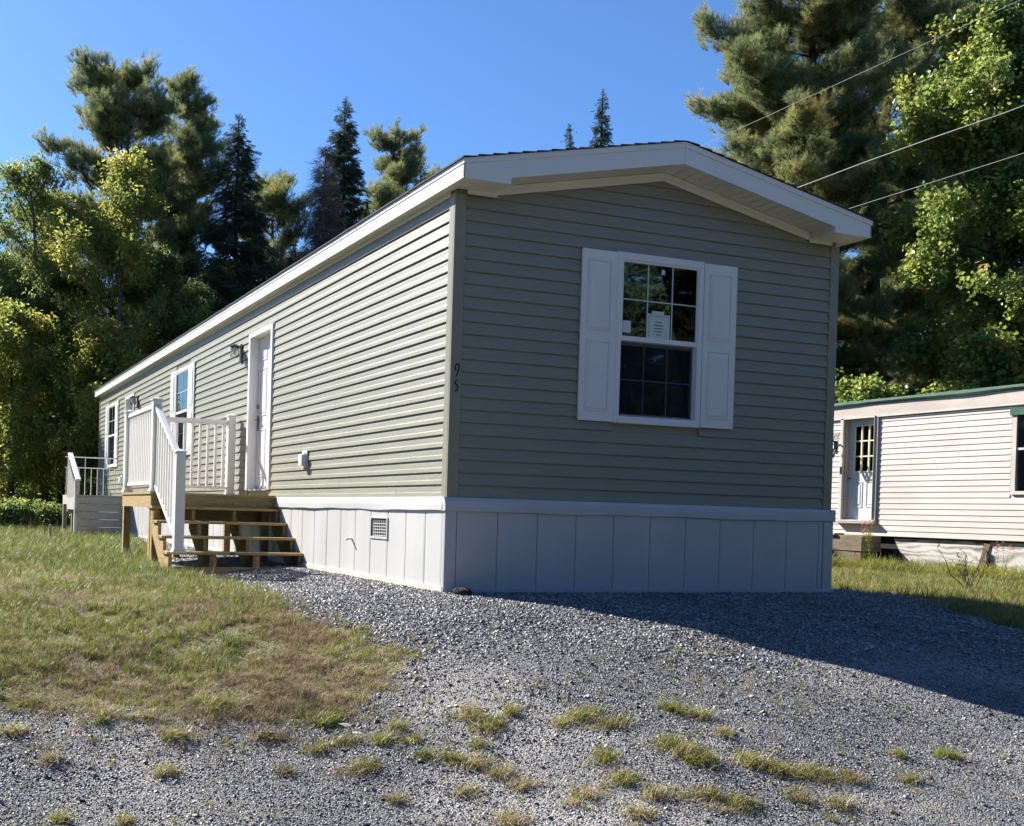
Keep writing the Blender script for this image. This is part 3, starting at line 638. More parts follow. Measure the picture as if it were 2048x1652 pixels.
# ---- wall lanterns beside the doors
def wall_light(u, z):
    b = WallMB('side').wbox(u-.05, u+.05, .017, .030, z-.22, z+.03)
    b.wtube([(u, .03, z-.02), (u, .07, z+.01), (u, .115, z)], .010, 6)
    o = hp('wall_light', b, M['numeral'])
    c = WallMB('side'); k = 10
    v = []
    for rr_, zz in ((.030, z+.022), (.070, z-.004), (.072, z-.016)):
        v += [c.P(u+rr_*math.cos(2*math.pi*i/k), .115+rr_*math.sin(2*math.pi*i/k), zz) for i in range(k)]
    fs = [(j*k+i, j*k+(i+1) % k, (j+1)*k+(i+1) % k, (j+1)*k+i) for j in range(2) for i in range(k)]+[tuple(range(k))[::-1], tuple(range(2*k, 3*k))]
    c.add(v, fs); hp('light_cap', c, M['numeral'], parent=o)
    g = WallMB('side'); v = []
    for rr_, zz in ((.045, z-.017), (.058, z-.06), (.060, z-.13), (.050, z-.16)):
        v += [g.P(u+rr_*math.cos(2*math.pi*i/k), .115+rr_*math.sin(2*math.pi*i/k), zz) for i in range(k)]
    fs = [(j*k+i, j*k+(i+1) % k, (j+1)*k+(i+1) % k, (j+1)*k+i) for j in range(3) for i in range(k)]
    g.add(v, fs); hp('glass_shade', g, M['lampglass'], parent=o)
    hp('bulb', WallMB('side').wtube([(u, .115, z-.03), (u, .115, z-.06), (u, .115, z-.10), (u, .115, z-.125)], [.012, .024, .026, .008], 8), M['paper'], parent=o)
wall_light(6.10, 2.845); wall_light(13.50, 2.825)
# ---- socket covers
for (a, b, c, d) in ((3.335, 3.485, 1.10, 1.295), (15.03, 15.17, 1.08, 1.27)):
    o = hp('outlet_cover', WallMB('side').wbox(a, b, .016, .030, c, d), M['soffit'], bevel=.003)
    hp('cover_lid', WallMB('side').wbox(a+.02, b-.02, .0305, .085, c+.02, d-.045), M['white'], parent=o, bevel=.006)
    hp('cover_hinge', WallMB('side').wbox(a+.03, b-.03, .0305, .05, d-.040, d-.028), M['soffit'], parent=o)
# ---- vent in the skirting
va, vb, vc, vd = 1.085, 1.480, .372, .578
v = WallMB('side'); v.wbox(va, vb, .036, .045, vc, vc+.022).wbox(va, vb, .036, .045, vd-.014, vd).wbox(va, va+.02, .036, .045, vc+.022, vd-.014).wbox(vb-.02, vb, .036, .045, vc+.022, vd-.014)
vent = hp('skirt_vent', v, M['skirt'], bevel=.002)
hp('vent_void', WallMB('side').wbox(va+.02, vb-.02, .0362, .0368, vc+.022, vd-.014), M['dark'], parent=vent)
for k in range(5): hp('vent_slat', WallMB('side').wbox(va+.02, vb-.07, .038, .043, vc+.030+k*.028, vc+.0345+k*.028), M['white'], parent=vent)
for k in range(7): hp('vent_bar', WallMB('side').wbox(va+.05+k*.042, va+.0535+k*.042, .0385, .0425, vc+.022, vd-.03), M['white'], parent=vent)
# ---- small pipe stub
pp = WallMB('side').wtube([(1.95, .02, .35), (1.945, .075, .35), (1.935, .10, .342)], .013, 8)
hp('drain_pipe', pp, M['white'], smooth=True)
# ---- numerals on the corner post
def stroke(pts, w=.0075, n0=.0225, n1=.0285):
    g = WallMB('front')
    for p, q in zip(pts[:-1], pts[1:]):
        d = Vector((q[0]-p[0], q[1]-p[1])).normalized(); nn = Vector((-d.y, d.x))*w/2; e = d*w*.35
        c = [(p[0]-e.x+nn.x, p[1]-e.y+nn.y), (p[0]-e.x-nn.x, p[1]-e.y-nn.y), (q[0]+e.x-nn.x, q[1]+e.y-nn.y), (q[0]+e.x+nn.x, q[1]+e.y+nn.y)]
        g.add([g.P(a, n0, b) for a, b in c]+[g.P(a, n1, b) for a, b in c], [(3,2,1,0),(4,5,6,7),(0,1,5,4),(1,2,6,5),(2,3,7,6),(3,0,4,7)])
    return g
nine = [(.018+.02*math.cos(t)+.022, 1.836+.028*math.sin(t)) for t in np.linspace(-2.2, -2.2-2*math.pi*.86, 14)]
nine = [(.029, 1.808), (.021, 1.822), (.019, 1.838), (.024, 1.855), (.036, 1.864), (.049, 1.858), (.055, 1.842), (.054, 1.822), (.047, 1.798), (.038, 1.776), (.031, 1.760)]
hp('house_number', stroke(nine), M['numeral'])
five = [(.046, 1.730), (.026, 1.722), (.023, 1.694), (.036, 1.696), (.046, 1.686), (.049, 1.668), (.044, 1.650), (.033, 1.638), (.020, 1.640)]
hp('house_number', stroke(five), M['numeral'])

# ------------------------------------------------------------------ new wooden porch with white railing
PX0, PX1, PY0, PY1, DZ = -1.58, -.045, 4.36, 6.25, .785
porch = Thing('porch_stairs', 'new lumber porch with four open treads and white railing at the near house door', 'porch', (PX0, PY0, tz(-1, 5)))
pp_ = porch.part
nb = 14; bw = (PY1-PY0)/nb
for k in range(nb):                                # deck boards run along X
    pp_('deck_board', MB().box(PX0-.012, PX1, PY0-.012+k*bw, PY0-.012+(k+1)*bw-.005, DZ-.026, DZ), M['lumber'])
LB, LB2 = M['lumber'], M['lumber2']
pp_('rim_joist', MB().box(PX0, PX1, PY0, PY0+.038, DZ-.178, DZ-.0265), LB2, bevel=.002)
pp_('rim_joist', MB().box(PX0, PX1, PY1-.038, PY1, DZ-.178, DZ-.0265), LB2)
pp_('rim_joist', MB().box(PX0, PX0+.038, PY0+.0385, PY1-.0385, DZ-.178, DZ-.0265), LB, bevel=.002)
pp_('rim_joist', MB().box(PX1-.038, PX1, PY0+.0385, PY1-.0385, DZ-.178, DZ-.0265), LB)
for k in range(1, 4):
    x = PX0+(PX1-PX0)*k/4; pp_('joist', MB().box(x-.019, x+.019, PY0+.0385, PY1-.0385, DZ-.178, DZ-.0265), LB2)
pp_('beam', MB().box(PX0+.04, PX1-.04, PY0+.20, PY0+.238, DZ-.33, DZ-.1785), LB2)
for x, y in ((PX0+.045, PY1-.10), (PX0+.045, PY0+.10), (PX1-.10, PY1-.10), (PX1-.10, PY0+.10), (-.85, PY0+.30), (-.85, PY1-.10)):
    pp_('support_post', MB().box(x-.044, x+.044, y-.044, y+.044, tz(x, y)-.05, DZ-.1785), LB if y > 5 or x < -1 else LB2)
RUN, RISE = .283, .163
ty = [PY0-.165-k*RUN for k in range(4)]            # nosing of each tread
tzv = [DZ-RISE*(k+1) for k in range(4)]
g0 = tz(-.8, 3.3)
for x in (PX0+.02, -1.10, -.60, PX1-.02):          # notched stringers
    pts = [(PY0-.0005, DZ-.19), (PY0-.0005, tzv[0]-.0265)]
    yf = PY0-.0005
    pts = [(PY0-.0005, tzv[0]-.030)]
    for k in range(4):
        y1 = ty[k]+.02
        pts.append((y1, tzv[k]-.030)); pts.append((y1, (tzv[k+1] if k < 3 else g0-.06)-.030))
    yb = PY0-.0005
    pts += [(ty[3]+.30, g0-.06), (PY0-.0005, DZ-.42)]
    pp_('stringer', MB().prism(pts, x-.019, x+.019, 0), LB if x < -1.3 else LB2)
for k in range(4):
    for j, (a, b) in enumerate(((0, .128), (.136, .264))):
        pp_('tread', MB().box(PX0-.02, PX1+.01, ty[k]+a, ty[k]+b, tzv[k]-.0295, tzv[k]), LB if j == 0 else LB2, bevel=.003)
    if k < 3:                                      # blocks under the front edge
        pass
pp_('kick_board', MB().box(PX0+.045, PX1-.045, ty[3]+.0, ty[3]+.0195, g0-.03, g0+.045), LB, bevel=.002)
for x in (-1.10, -.60): pp_('cleat', MB().box(x+.0195, x+.058, ty[3]+.025, ty[3]+.07, g0-.02, tzv[3]-.03), LB)
pp_('stair_post', MB().box(PX0-.002, PX0+.087, PY0-.095, PY0-.006, tz(-1.5, 4.2)-.05, DZ-.19), LB)
# railing
def rail_post(x, y, z0, z1, name='railing_post'):
    p = pp_(name, MB().box(x-.052, x+.052, y-.052, y+.052, z0, z1-.03), M['white'], bevel=.004)
    c = MB().box(x-.062, x+.062, y-.062, y+.062, z1-.03, z1-.014)
    c.add([(x-.060, y-.060, z1-.0135), (x+.060, y-.060, z1-.0135), (x+.060, y+.060, z1-.0135), (x-.060, y+.060, z1-.0135), (x, y, z1+.012)], [(0,1,4),(1,2,4),(2,3,4),(3,0,4),(3,2,1,0)])
    pp_('post_cap', c, M['white'], parent=p)
    b = MB().box(x-.070, x+.070, y-.070, y+.070, z0, z0+.022).box(x-.061, x+.061, y-.061, y+.061, z0+.0225, z0+.045)
    pp_('post_skirt', b, M['white'], parent=p, bevel=.004)
    return p
PA = (PX0+.055, PY0+.07); PB = (PX0+.055, PY1-.07); PC = (-.125, PY1-.12); NW = (PX0+.055, 3.16)
PBz = 1.885
rail_post(*PA, DZ+.0005, 1.895); rail_post(*PB, DZ+.0005, PBz); rail_post(*PC, DZ+.0005, 1.905); rail_post(*NW, tzv[3]+.001, 1.225, 'newel_post')
bal_me = MB().box(-.0165, .0165, -.0165, .0165, 0, 1.0).mesh('baluster', (0, 0, 0), M['white'])
def run_of_rail(p, q, zt, zb, n):
    """top rail, bottom rail and n balusters between two post centres; zt, zb = heights at both ends"""
    d = Vector((q[0]-p[0], q[1]-p[1], 0)); dn = d.normalized()*.0525
    a, b = Vector((p[0], p[1], 0))+dn, Vector((q[0], q[1], 0))-dn
    def end(v, z, t): return (v.x, v.y, z)
    k0, k1 = .0525/d.length, 1-.0525/d.length
    zt0, zt1 = zt[0]+(zt[1]-zt[0])*k0, zt[0]+(zt[1]-zt[0])*k1; zb0, zb1 = zb[0]+(zb[1]-zb[0])*k0, zb[0]+(zb[1]-zb[0])*k1
    pp_('top_rail', MB().bar((a.x, a.y, zt0), (b.x, b.y, zt1), .062, .050).bar((a.x, a.y, zt0-.032), (b.x, b.y, zt1-.032), .040, .018), M['white'], bevel=.004)
    pp_('bottom_rail', MB().bar((a.x, a.y, zb0), (b.x, b.y, zb1), .050, .040), M['white'], bevel=.003)
    for i in range(n):
        t = (i+.5)/n; x, y = a.x+(b.x-a.x)*t, a.y+(b.y-a.y)*t
        z0_, z1_ = zb0+(zb1-zb0)*t+.018, zt0+(zt1-zt0)*t-.038
        o = link('baluster', bal_me, porch.o, Vector((x, y, z0_))-Vector(porch.base)); o.scale = (1, 1, z1_-z0_)
run_of_rail(PA, PB, (1.80, 1.80), (.895, .895), 15)
run_of_rail(PB, PC, (1.80, 1.80), (.895, .895), 12)
run_of_rail(PA, NW, (1.80, 1.125), (.90, .235), 9)

# ------------------------------------------------------------------ older painted steps at the far door
rear = Thing('old_steps', 'older closed grey beige steps with thin metal rail at the far house door', 'porch', (-1.3, 13.2, tz(-1, 13.5)))
rp = rear.part; ax0 = -1.22
zz0 = tz(-.8, 13.3)
for k in range(5):
    z1 = .775-k*.158; y = 13.95-k*.02
    rp('step_board', MB().box(ax0+.05, -.06, y-.03-k*.004, y, max(z1-.158, zz0-.03)+.004, z1), M['greypaint'], bevel=.006)
rp('deck_board', MB().box(ax0, -.06, 13.90, 15.6, .776, .80), M['greypaint'])
rp('deck_frame', MB().box(ax0, -.06, 13.96, 15.58, .60, .775), M['greypaint'])
for y in (14.1, 15.5): rp('support_post', MB().box(ax0, ax0+.09, y-.045, y+.045, tz(ax0, y)-.05, .599), M['oldwood'])
rp('newel_post', MB().box(ax0-.05, ax0+.045, 13.28, 13.37, zz0-.03, 1.10), M['peeling'])
rp('newel_post', MB().box(ax0-.05, ax0+.045, 14.38, 14.47, .45, 1.60), M['greypaint'])
rp('side_board', MB().box(ax0-.052, ax0-.02, 13.371, 14.379, .50, .74), M['greypaint'])
for k in range(7): rp('picket', MB().box(ax0-.045, ax0-.015, 13.45+k*.135, 13.53+k*.135, .741, 1.06+k*.068), M['greypaint'])
rp('hand_rail', MB().bar((ax0, 13.18, 1.085), (ax0, 14.50, 1.665), .10, .04), M['white'], bevel=.004)
RY = 15.55
rp('metal_rail', MB().tube([(ax0+.03, RY, 1.64), (-.06, RY, 1.64)], .014, 6), M['white'])
rp('metal_rail', MB().tube([(ax0+.03, RY, 1.41), (-.06, RY, 1.41)], .011, 6), M['white'])
for k in range(9):
    x = ax0+.06+k*.135; rp('metal_baluster', MB().tube([(x, RY, .80), (x, RY, 1.64 if k % 4 == 3 else 1.41)], .009, 5), M['white'])

# ------------------------------------------------------------------ the neighbour's mobile home
NX = 13.5
nb_ = Thing('mobile_home', 'old white mobile home with green roof edge and plywood skirting, on the right', 'house', (NX, 4, -.2))
npart = nb_.part
class NMB(WallMB):
    def __init__(s): super().__init__('side', NX)
NY0, NY1, NZ0, NZ1 = -3.0, 16.0, .425, 2.755
ND = (7.84, 8.58, .735, 2.79); NW_ = (4.08, 5.05, 1.28, 2.71)
nw = wall_with_openings(NMB(), NY0, NY1, NZ0, NZ1+.06, -.10, -.001, [ND, NW_])
nwall = npart('side_wall', nw, M['nsiding'])
npart('end_wall', MB().box(NX+.101, NX+4.0, NY0, NY0+.1, NZ0, 3.0), M['nsiding'])
npart('end_wall', MB().box(NX+.101, NX+4.0, NY1-.1, NY1, NZ0, 3.0), M['nsiding'])
npart('back_wall', MB().box(NX+4.001, NX+4.1, NY0, NY1, NZ0, 3.0), M['nsiding'])
npart('floor', MB().box(NX+.101, NX+4, NY0+.1, NY1-.1, NZ0-.1, NZ0+.28), M['carpet'])
nch = .1061; ncn = 22
for k in range(ncn):
    z = NZ0+k*nch
    for a, b in cuts(z, z+nch, [ND, NW_], NY0, NY1, .075): npart('siding_course', NMB().strip(a, b, course_prof(z, nch, .014)), M['nsiding'], parent=nwall)
w = NMB().strip(NY0, NY1, [(.004, 2.762), (.040, 2.770), (.055, 3.010), (.004, 3.010)]); npart('fascia', w, M['nfascia'])
w = NMB().wbox(NY0, NY1, .041, .050, 2.752, 2.7695); npart('fascia_lip', w, M['nfascia'])
rr_ = np.random.RandomState(5)
w = NMB(); ys = np.linspace(NY0, NY1, 60); v = []
for y in ys:
    d = .012*math.sin(y*2.3)+.008*rr_.rand()
    v += [w.P(y, .005, 3.012), w.P(y, .085, 3.018-d), w.P(y, .100, 3.050-d*.6), w.P(y, .095, 3.098), w.P(y, .005, 3.11)]
w.add(v, [(i*5+j, i*5+(j+1) % 5, (i+1)*5+(j+1) % 5, (i+1)*5+j) for i in range(59) for j in range(5)]); npart('roof_edge', w, M['green'])
npart('roof', MB().prism([(NX+.0, 3.105), (NX+2.05, 3.30), (NX+4.15, 3.105), (NX+4.15, 3.0), (NX+.0, 3.0)], NY0-.05, NY1+.05, 1), M['shingle'])
# door: recessed behind a white storm frame
w = NMB().wbox(ND[0]-.07, ND[0], -.03, .045, ND[2]-.03, ND[3]+.0).wbox(ND[1], ND[1]+.075, -.03, .050, ND[2]-.03, ND[3])
w.wbox(ND[0]-.012, ND[0]-.0005, .0455, .07, ND[2], ND[3])
nd = npart('door_frame', w, M['nsiding'], bevel=.004)
npart('door_jamb', NMB().wbox(ND[1]-.02, ND[1]-.001, -.14, -.001, ND[2], ND[3]).wbox(ND[0]+.001, ND[0]+.02, -.14, -.001, ND[2], ND[3]), M['oldwood'], parent=nd)
npart('door_sill', NMB().wbox(ND[0]-.1, ND[1]+.1, -.10, .12, ND[2]-.075, ND[2]-.031), M['oldwood'], parent=nd)
npart('door_sill', NMB().wbox(ND[0]-.06, ND[1]+.06, -.10, .07, ND[2]-.0305, ND[2]-.004), M['greypaint'], parent=nd)
D0 = -.10
gl0, gl1, gz0, gz1 = 7.915, 8.43, 1.695, 2.62
w = NMB().wbox(ND[0]+.02, gl0, D0-.04, D0, ND[2], ND[3]-.02).wbox(gl1, ND[1]-.021, D0-.04, D0, ND[2], ND[3]-.02).wbox(gl0, gl1, D0-.04, D0, ND[2], gz0).wbox(gl0, gl1, D0-.04, D0, gz1, ND[3]-.02)
ndoor = npart('door', w, M['doorgrey'])
for i in range(3):
    for j in range(3):
        a, b = gl0+(gl1-gl0)*i/3, gl0+(gl1-gl0)*(i+1)/3; c, d = gz0+(gz1-gz0)*j/3, gz0+(gz1-gz0)*(j+1)/3
        npart('pane', NMB().wbox(a+.001, b-.001, D0-.022, D0-.018, c+.001, d-.001), M['glass'], parent=ndoor)
for i in range(4):
    x = gl0+(gl1-gl0)*i/3; npart('muntin', NMB().wbox(x-.014, x+.014, D0-.017, D0+.010, gz0-.012, gz1+.012), M['paleyellow'], parent=ndoor)
for j in range(4):
    z = gz0+(gz1-gz0)*j/3; npart('muntin', NMB().wbox(gl0-.014, gl1+.014, D0-.016, D0+.0085, z-.013, z+.013), M['paleyellow'], parent=ndoor)
for a, b in ((7.93, 8.13), (8.21, 8.41)):
    w = NMB()
    for q in ((a, b, .98, 1.0), (a, b, 1.48, 1.50), (a, a+.02, 1.0, 1.48), (b-.02, b, 1.0, 1.48)): w.wbox(q[0], q[1], D0+.0005, D0+.010, q[2], q[3])
    w.wbox(a+.05, b-.05, D0+.0005, D0+.008, 1.04, 1.44)
    npart('door_panel', w, M['doorgrey'], parent=ndoor, bevel=.002)
npart('door_knob', NMB().wtube([(8.50, D0, 1.56), (8.50, D0+.03, 1.56), (8.50, D0+.045, 1.56), (8.50, D0+.06, 1.56)], [.014, .012, .026, .016], 8), M['steel'], parent=ndoor)
npart('latch_plate', NMB().wbox(ND[1]+.012, ND[1]+.05, .0505, .06, 1.66, 1.80), M['steel'], parent=nd)
# window with a green head
w = NMB().wbox(NW_[0]-.05, NW_[0]+.03, -.03, .035, NW_[2], NW_[3]).wbox(NW_[1]-.03, NW_[1]+.05, -.03, .035, NW_[2], NW_[3]).wbox(NW_[0]-.05, NW_[1]+.05, -.03, .038, NW_[2]-.06, NW_[2]-.001)
w.wbox(NW_[0]+.03, NW_[1]-.03, -.02, .02, 1.98, 2.02)
nwin = npart('window', w, M['nsiding'], bevel=.003)
npart('window_head', NMB().wbox(NW_[0]-.08, NW_[1]+.08, -.02, .060, NW_[3]-.13, NW_[3]-.001), M['green'], parent=nwin, label='faded green window head')
npart('pane', NMB().wbox(NW_[0]+.03, NW_[1]-.03, -.012, -.008, NW_[2], 1.979), M['glass'], parent=nwin)
npart('pane', NMB().wbox(NW_[0]+.03, NW_[1]-.03, .002, .006, 2.021, NW_[3]-.131), M['glass'], parent=nwin)
# plywood skirting with a cut corner, and the gap with dark boards
gz = -.30
sk = [((7.42, NZ0-.03), (7.02, gz), (5.69, gz), (5.60, NZ0-.03)), ((5.50, NZ0-.03), (5.47, gz), (3.02, gz), (3.02, NZ0-.03)), ((3.0, NZ0-.03), (3.0, gz), (.55, gz), (.55, NZ0-.03)), ((.53, NZ0-.03), (.53, gz), (-1.9, gz), (-1.9, NZ0-.03)), ((16, NZ0-.03), (16, gz), (9.0, gz), (9.0, NZ0-.03))]
for poly in sk: npart('skirt_sheet', MB().prism(list(poly), NX+.05, NX+.065, 0), M['ply'])
npart('underfloor', MB().box(NX+.08, NX+.10, NY0, NY1, -.5, NZ0), M['dark'])
npart('floor_edge', MB().box(NX+.015, NX+.10, NY0, NY1, NZ0-.031, NZ0-.0005), M['dark'])
npart('leaning_board', MB().bar((NX+.02, 5.66, -.24), (NX+.035, 5.52, .36), .02, .10), M['brownwood'])
npart('leaning_board', MB().bar((NX+.0, 5.50, -.24), (NX+.030, 5.53, .22), .02, .09), M['brownwood'])
# wrought wall lamp with a wire cage, and a small raised plaque
w = NMB().wbox(8.77, 8.83, .014, .03, 2.10, 2.34); w.wtube([(8.80, .03, 2.30), (8.78, .12, 2.36), (8.74, .20, 2.33), (8.71, .22, 2.26)], .018, 6)
wl = npart('wall_lamp', w, M['numeral'])
cg = NMB()
for i in range(8):
    t = 2*math.pi*i/8; t2 = t+.7
    cg.wtube([(8.70+.03*math.cos(t), .20+.03*math.sin(t), 2.27), (8.70+.11*math.cos(t2), .20+.085*math.sin(t2), 2.16), (8.70+.03*math.cos(t+1.4), .20+.02*math.sin(t+1.4), 1.98)], .0075, 4)
    cg.wtube([(8.70+.03*math.cos(t), .20+.03*math.sin(t), 2.27), (8.70+.11*math.cos(t-.7), .20+.085*math.sin(t-.7), 2.16), (8.70+.03*math.cos(t-1.4), .20+.02*math.sin(t-1.4), 1.98)], .0075, 4)
npart('lamp_cage', cg, M['numeral'], parent=wl)
pq = NMB().wbox(8.66, 8.94, .015, .022, 2.38, 2.52)
plq = npart('raised_plaque', pq, M['nfascia'], bevel=.003)
cu = bpy.data.curves.new('plaque_letters', 'FONT'); cu.body = 'EAF'; cu.size = .13; cu.extrude = .004; cu.align_x = 'CENTER'; cu.align_y = 'CENTER'
tmp = bpy.data.objects.new('tmp', cu); me = bpy.data.meshes.new_from_object(tmp); bpy.data.objects.remove(tmp)
me.materials.clear(); me.materials.append(M['nsiding'])
lt = link('plaque_letters', me, plq); lt.location = Vector((NX-.027, 8.80, 2.45))-Vector(nb_.base)
lt.rotation_euler = (R(90), 0, R(-90))
# timber steps under the neighbour's door
st = Thing('timber_steps', 'low weathered timber steps under the old white home door', 'steps', (12.7, 8.2, tz(12.7, 8.2)))
sp_ = st.part
sp_('landing', MB().box(12.95, 13.44, 7.60, 8.95, .12, .42), M['brownwood'], bevel=.01)
sp_('landing_post', MB().box(12.97, 13.09, 7.64, 7.76, -.3, .1195).box(13.28, 13.40, 7.64, 7.76, -.3, .1195), M['brownwood'])
sp_('landing_board', MB().box(12.90, 13.15, 8.20, 9.45, .4205, .46), M['oldwood'], bevel=.004)
sp_('side_sheet', MB().box(12.965, 12.985, 7.77, 8.6, -.28, .1195), M['brownwood'])
sp_('step', MB().box(12.62, 12.93, 8.35, 9.5, .12, .17), M['oldwood'], bevel=.004)
sp_('riser', MB().box(12.66, 12.69, 8.36, 9.5, -.3, .1195), M['oldwood'])
sp_('step', MB().box(12.35, 12.60, 8.45, 9.5, -.10, -.06), M['oldwood'], bevel=.004)

# ------------------------------------------------------------------ overhead cables running parallel to the house
def cable(pts, r, label):
    o = link('overhead_cable', MB().tube(pts, r, 6).mesh('overhead_cable', (0, 0, 0), M['cable'], True), None, label=label, category='cable', group='overhead cables right of the house')
    return o
CAB = [
    [(9, y_, 7.39+.10*((y_-20)/32)**2-.02) for y_ in np.linspace(52, -12, 24)],
    [(9, y_, 6.04+.12*((y_-20)/32)**2-.05+.012*math.sin(y_*2.1)) for y_ in np.linspace(52, -12, 60)],
    [(9, y_, 5.40+.10*((y_-20)/32)**2-.02) for y_ in np.linspace(52, -12, 24)]]
cable(CAB[0], .0035, 'thin topmost overhead cable crossing the big pine')
cable(CAB[1], .0075, 'thick twisted middle overhead cable above the gable')
cable(CAB[2], .0045, 'lowest overhead cable, nearest the eave corner')

# ------------------------------------------------------------------ small things on the ground
def ground_thing(name, mb, mat, label, cat, group=None, smooth=False):
    o = link(name, mb.mesh(name, (0, 0, 0), mat, smooth), None, label=label, category=cat)
    if group: o['group'] = group
    return o
z = tz(-1.918, 11.57)
stake = MB().box(-1.945, -1.895, 11.55, 11.59, z-.05, z+.33).add([(-1.945, 11.55, z+.3305), (-1.895, 11.55, z+.3305), (-1.895, 11.59, z+.3305), (-1.945, 11.59, z+.3305), (-1.92, 11.57, z+.35)], [(0,1,4),(1,2,4),(2,3,4),(3,0,4)])
ground_thing('survey_stake', stake, M['oldwood'], 'short grey wooden stake standing in the left lawn', 'stake')
z = tz(-2.05, 11.2)
tk = MB().tube([(-2.08, 11.0, z-.03), (-2.08, 11.0, z+.24), (-2.07, 11.0, z+.26)], [.009, .009, .03], 6)
ground_thing('marker_pin', tk, M['brownwood'], 'small rusty pin with dark head left of the wooden stake', 'marker')
def rock(name, x, y, r, mat, label, cat='stone', flat=.7, sink=.3, seed=0):
    rs = np.random.RandomState(seed); bm = bmesh.new()
    for _ in range(26):
        v = rs.normal(size=3); v /= np.linalg.norm(v); v *= r*(.8+.3*rs.rand()); bm.verts.new((v[0], v[1]*.8, v[2]*flat))
    bmesh.ops.convex_hull(bm, input=bm.verts); me = bpy.data.meshes.new(name)
    for v in [v for v in bm.verts if not v.link_faces]: bm.verts.remove(v)
    bm.to_mesh(me); bm.free(); me.materials.append(mat)
    return link(name, me, None, (x, y, tz(x, y)+r*flat*(1-sink)), label=label, category=cat)
rock('dark_clod', .05, -.20, .095, M['bark'], 'dark clod of earth at the near skirting corner', 'clod', .55, .5, 3)
rock('white_stone', -.77, -3.98, .022, M['white'] if False else M['track'], 'pale flat stone beside a grass tuft, lower right gravel', 'stone', .4, .2, 4)
rock('tan_stone', -1.93, -2.55, .05, M['track'], 'flat tan stone between the brown grass edge and gravel', 'stone', .25, .4, 5)
rock('tan_stone', -1.90, -2.67, .03, M['track'], 'smaller tan stone just in front of the flat tan one', 'stone', .3, .4, 6)
rock('dark_stone', -.10, -4.35, .020, M['brownwood'], 'small dark stone at the lower edge, right of centre', 'stone', .7, .2, 8)
# fallen leaves
def fallen_leaf(x, y, rz, c, label, s=.035):
    k = [(-1, 0, 0), (-.4, .5, .15), (.4, .55, .12), (1, .1, .3), (.4, -.45, .2), (-.4, -.5, .1)]
    v = [(a*s, b*s, cc*s+.006) for a, b, cc in k]+[(a*s, b*s, cc*s+.0045) for a, b, cc in k]
    me = bpy.data.meshes.new('fallen_leaf'); me.from_pydata(v, [], [(0,1,2,3,4,5), (11,10,9,8,7,6)]+[(i, 6+i, 6+(i+1) % 6, (i+1) % 6) for i in range(6)]); me.materials.append(c)
    o = link('fallen_leaf', me, None, (x, y, tz(x, y)+.03), label=label, category='leaf', group='fallen leaves on the grass'); o.rotation_euler = (.3, .2, rz); return o
M['orangeleaf'] = noisy('orange_leaf', (.38, .12, .04), (.50, .22, .08), 30, .6)
M['brownleaf'] = noisy('brown_leaf', (.08, .04, .025), (.14, .08, .04), 30, .7)
fallen_leaf(-1.90, -.78, .4, M['orangeleaf'], 'curled orange leaf in the middle of the left grass')
fallen_leaf(-2.62, -.62, 1.4, M['brownleaf'], 'dark brown curled leaf standing in the left grass', .04)
fallen_leaf(-.565, -3.69, 2.4, M['orangeleaf'], 'small orange leaf on a tuft in the right gravel', .02)
# bare stems on the right lawn edge
def bare_shrub(x, y, h, seed, label):
    rs = np.random.RandomState(seed); z0 = tz(x, y); mb = MB()
    for _ in range(9):
        a = rs.rand()*6.28; l = h*(.5+.5*rs.rand()); t = .25+.5*rs.rand(); p = [Vector((x, y, z0-.02))]
        for s in range(4):
            p.append(p[-1]+Vector((math.cos(a)*t*l*.25, math.sin(a)*t*l*.25, l*.25))+Vector(rs.normal(size=3)*.02))
        mb.tube(p, [.007, .006, .005, .004, .002], 4)
        for q in range(5):
            b = p[1+q % 3+1 if q < 4 else 4]; dd = Vector(rs.normal(size=3)); dd.z = abs(dd.z); mb.tube([b, b+dd.normalized()*.10], [.003, .002], 3); mb.tube([b+dd.normalized()*.07, b+dd.normalized()*.07+Vector(rs.normal(size=3)).normalized()*.05], [.006, .001], 3)
    return ground_thing('bare_shrub', mb, M['bark'], label, 'shrub')
bare_shrub(8.88, 2.25, .62, 3, 'leafless dark shrub on the sunny lawn right of the house')

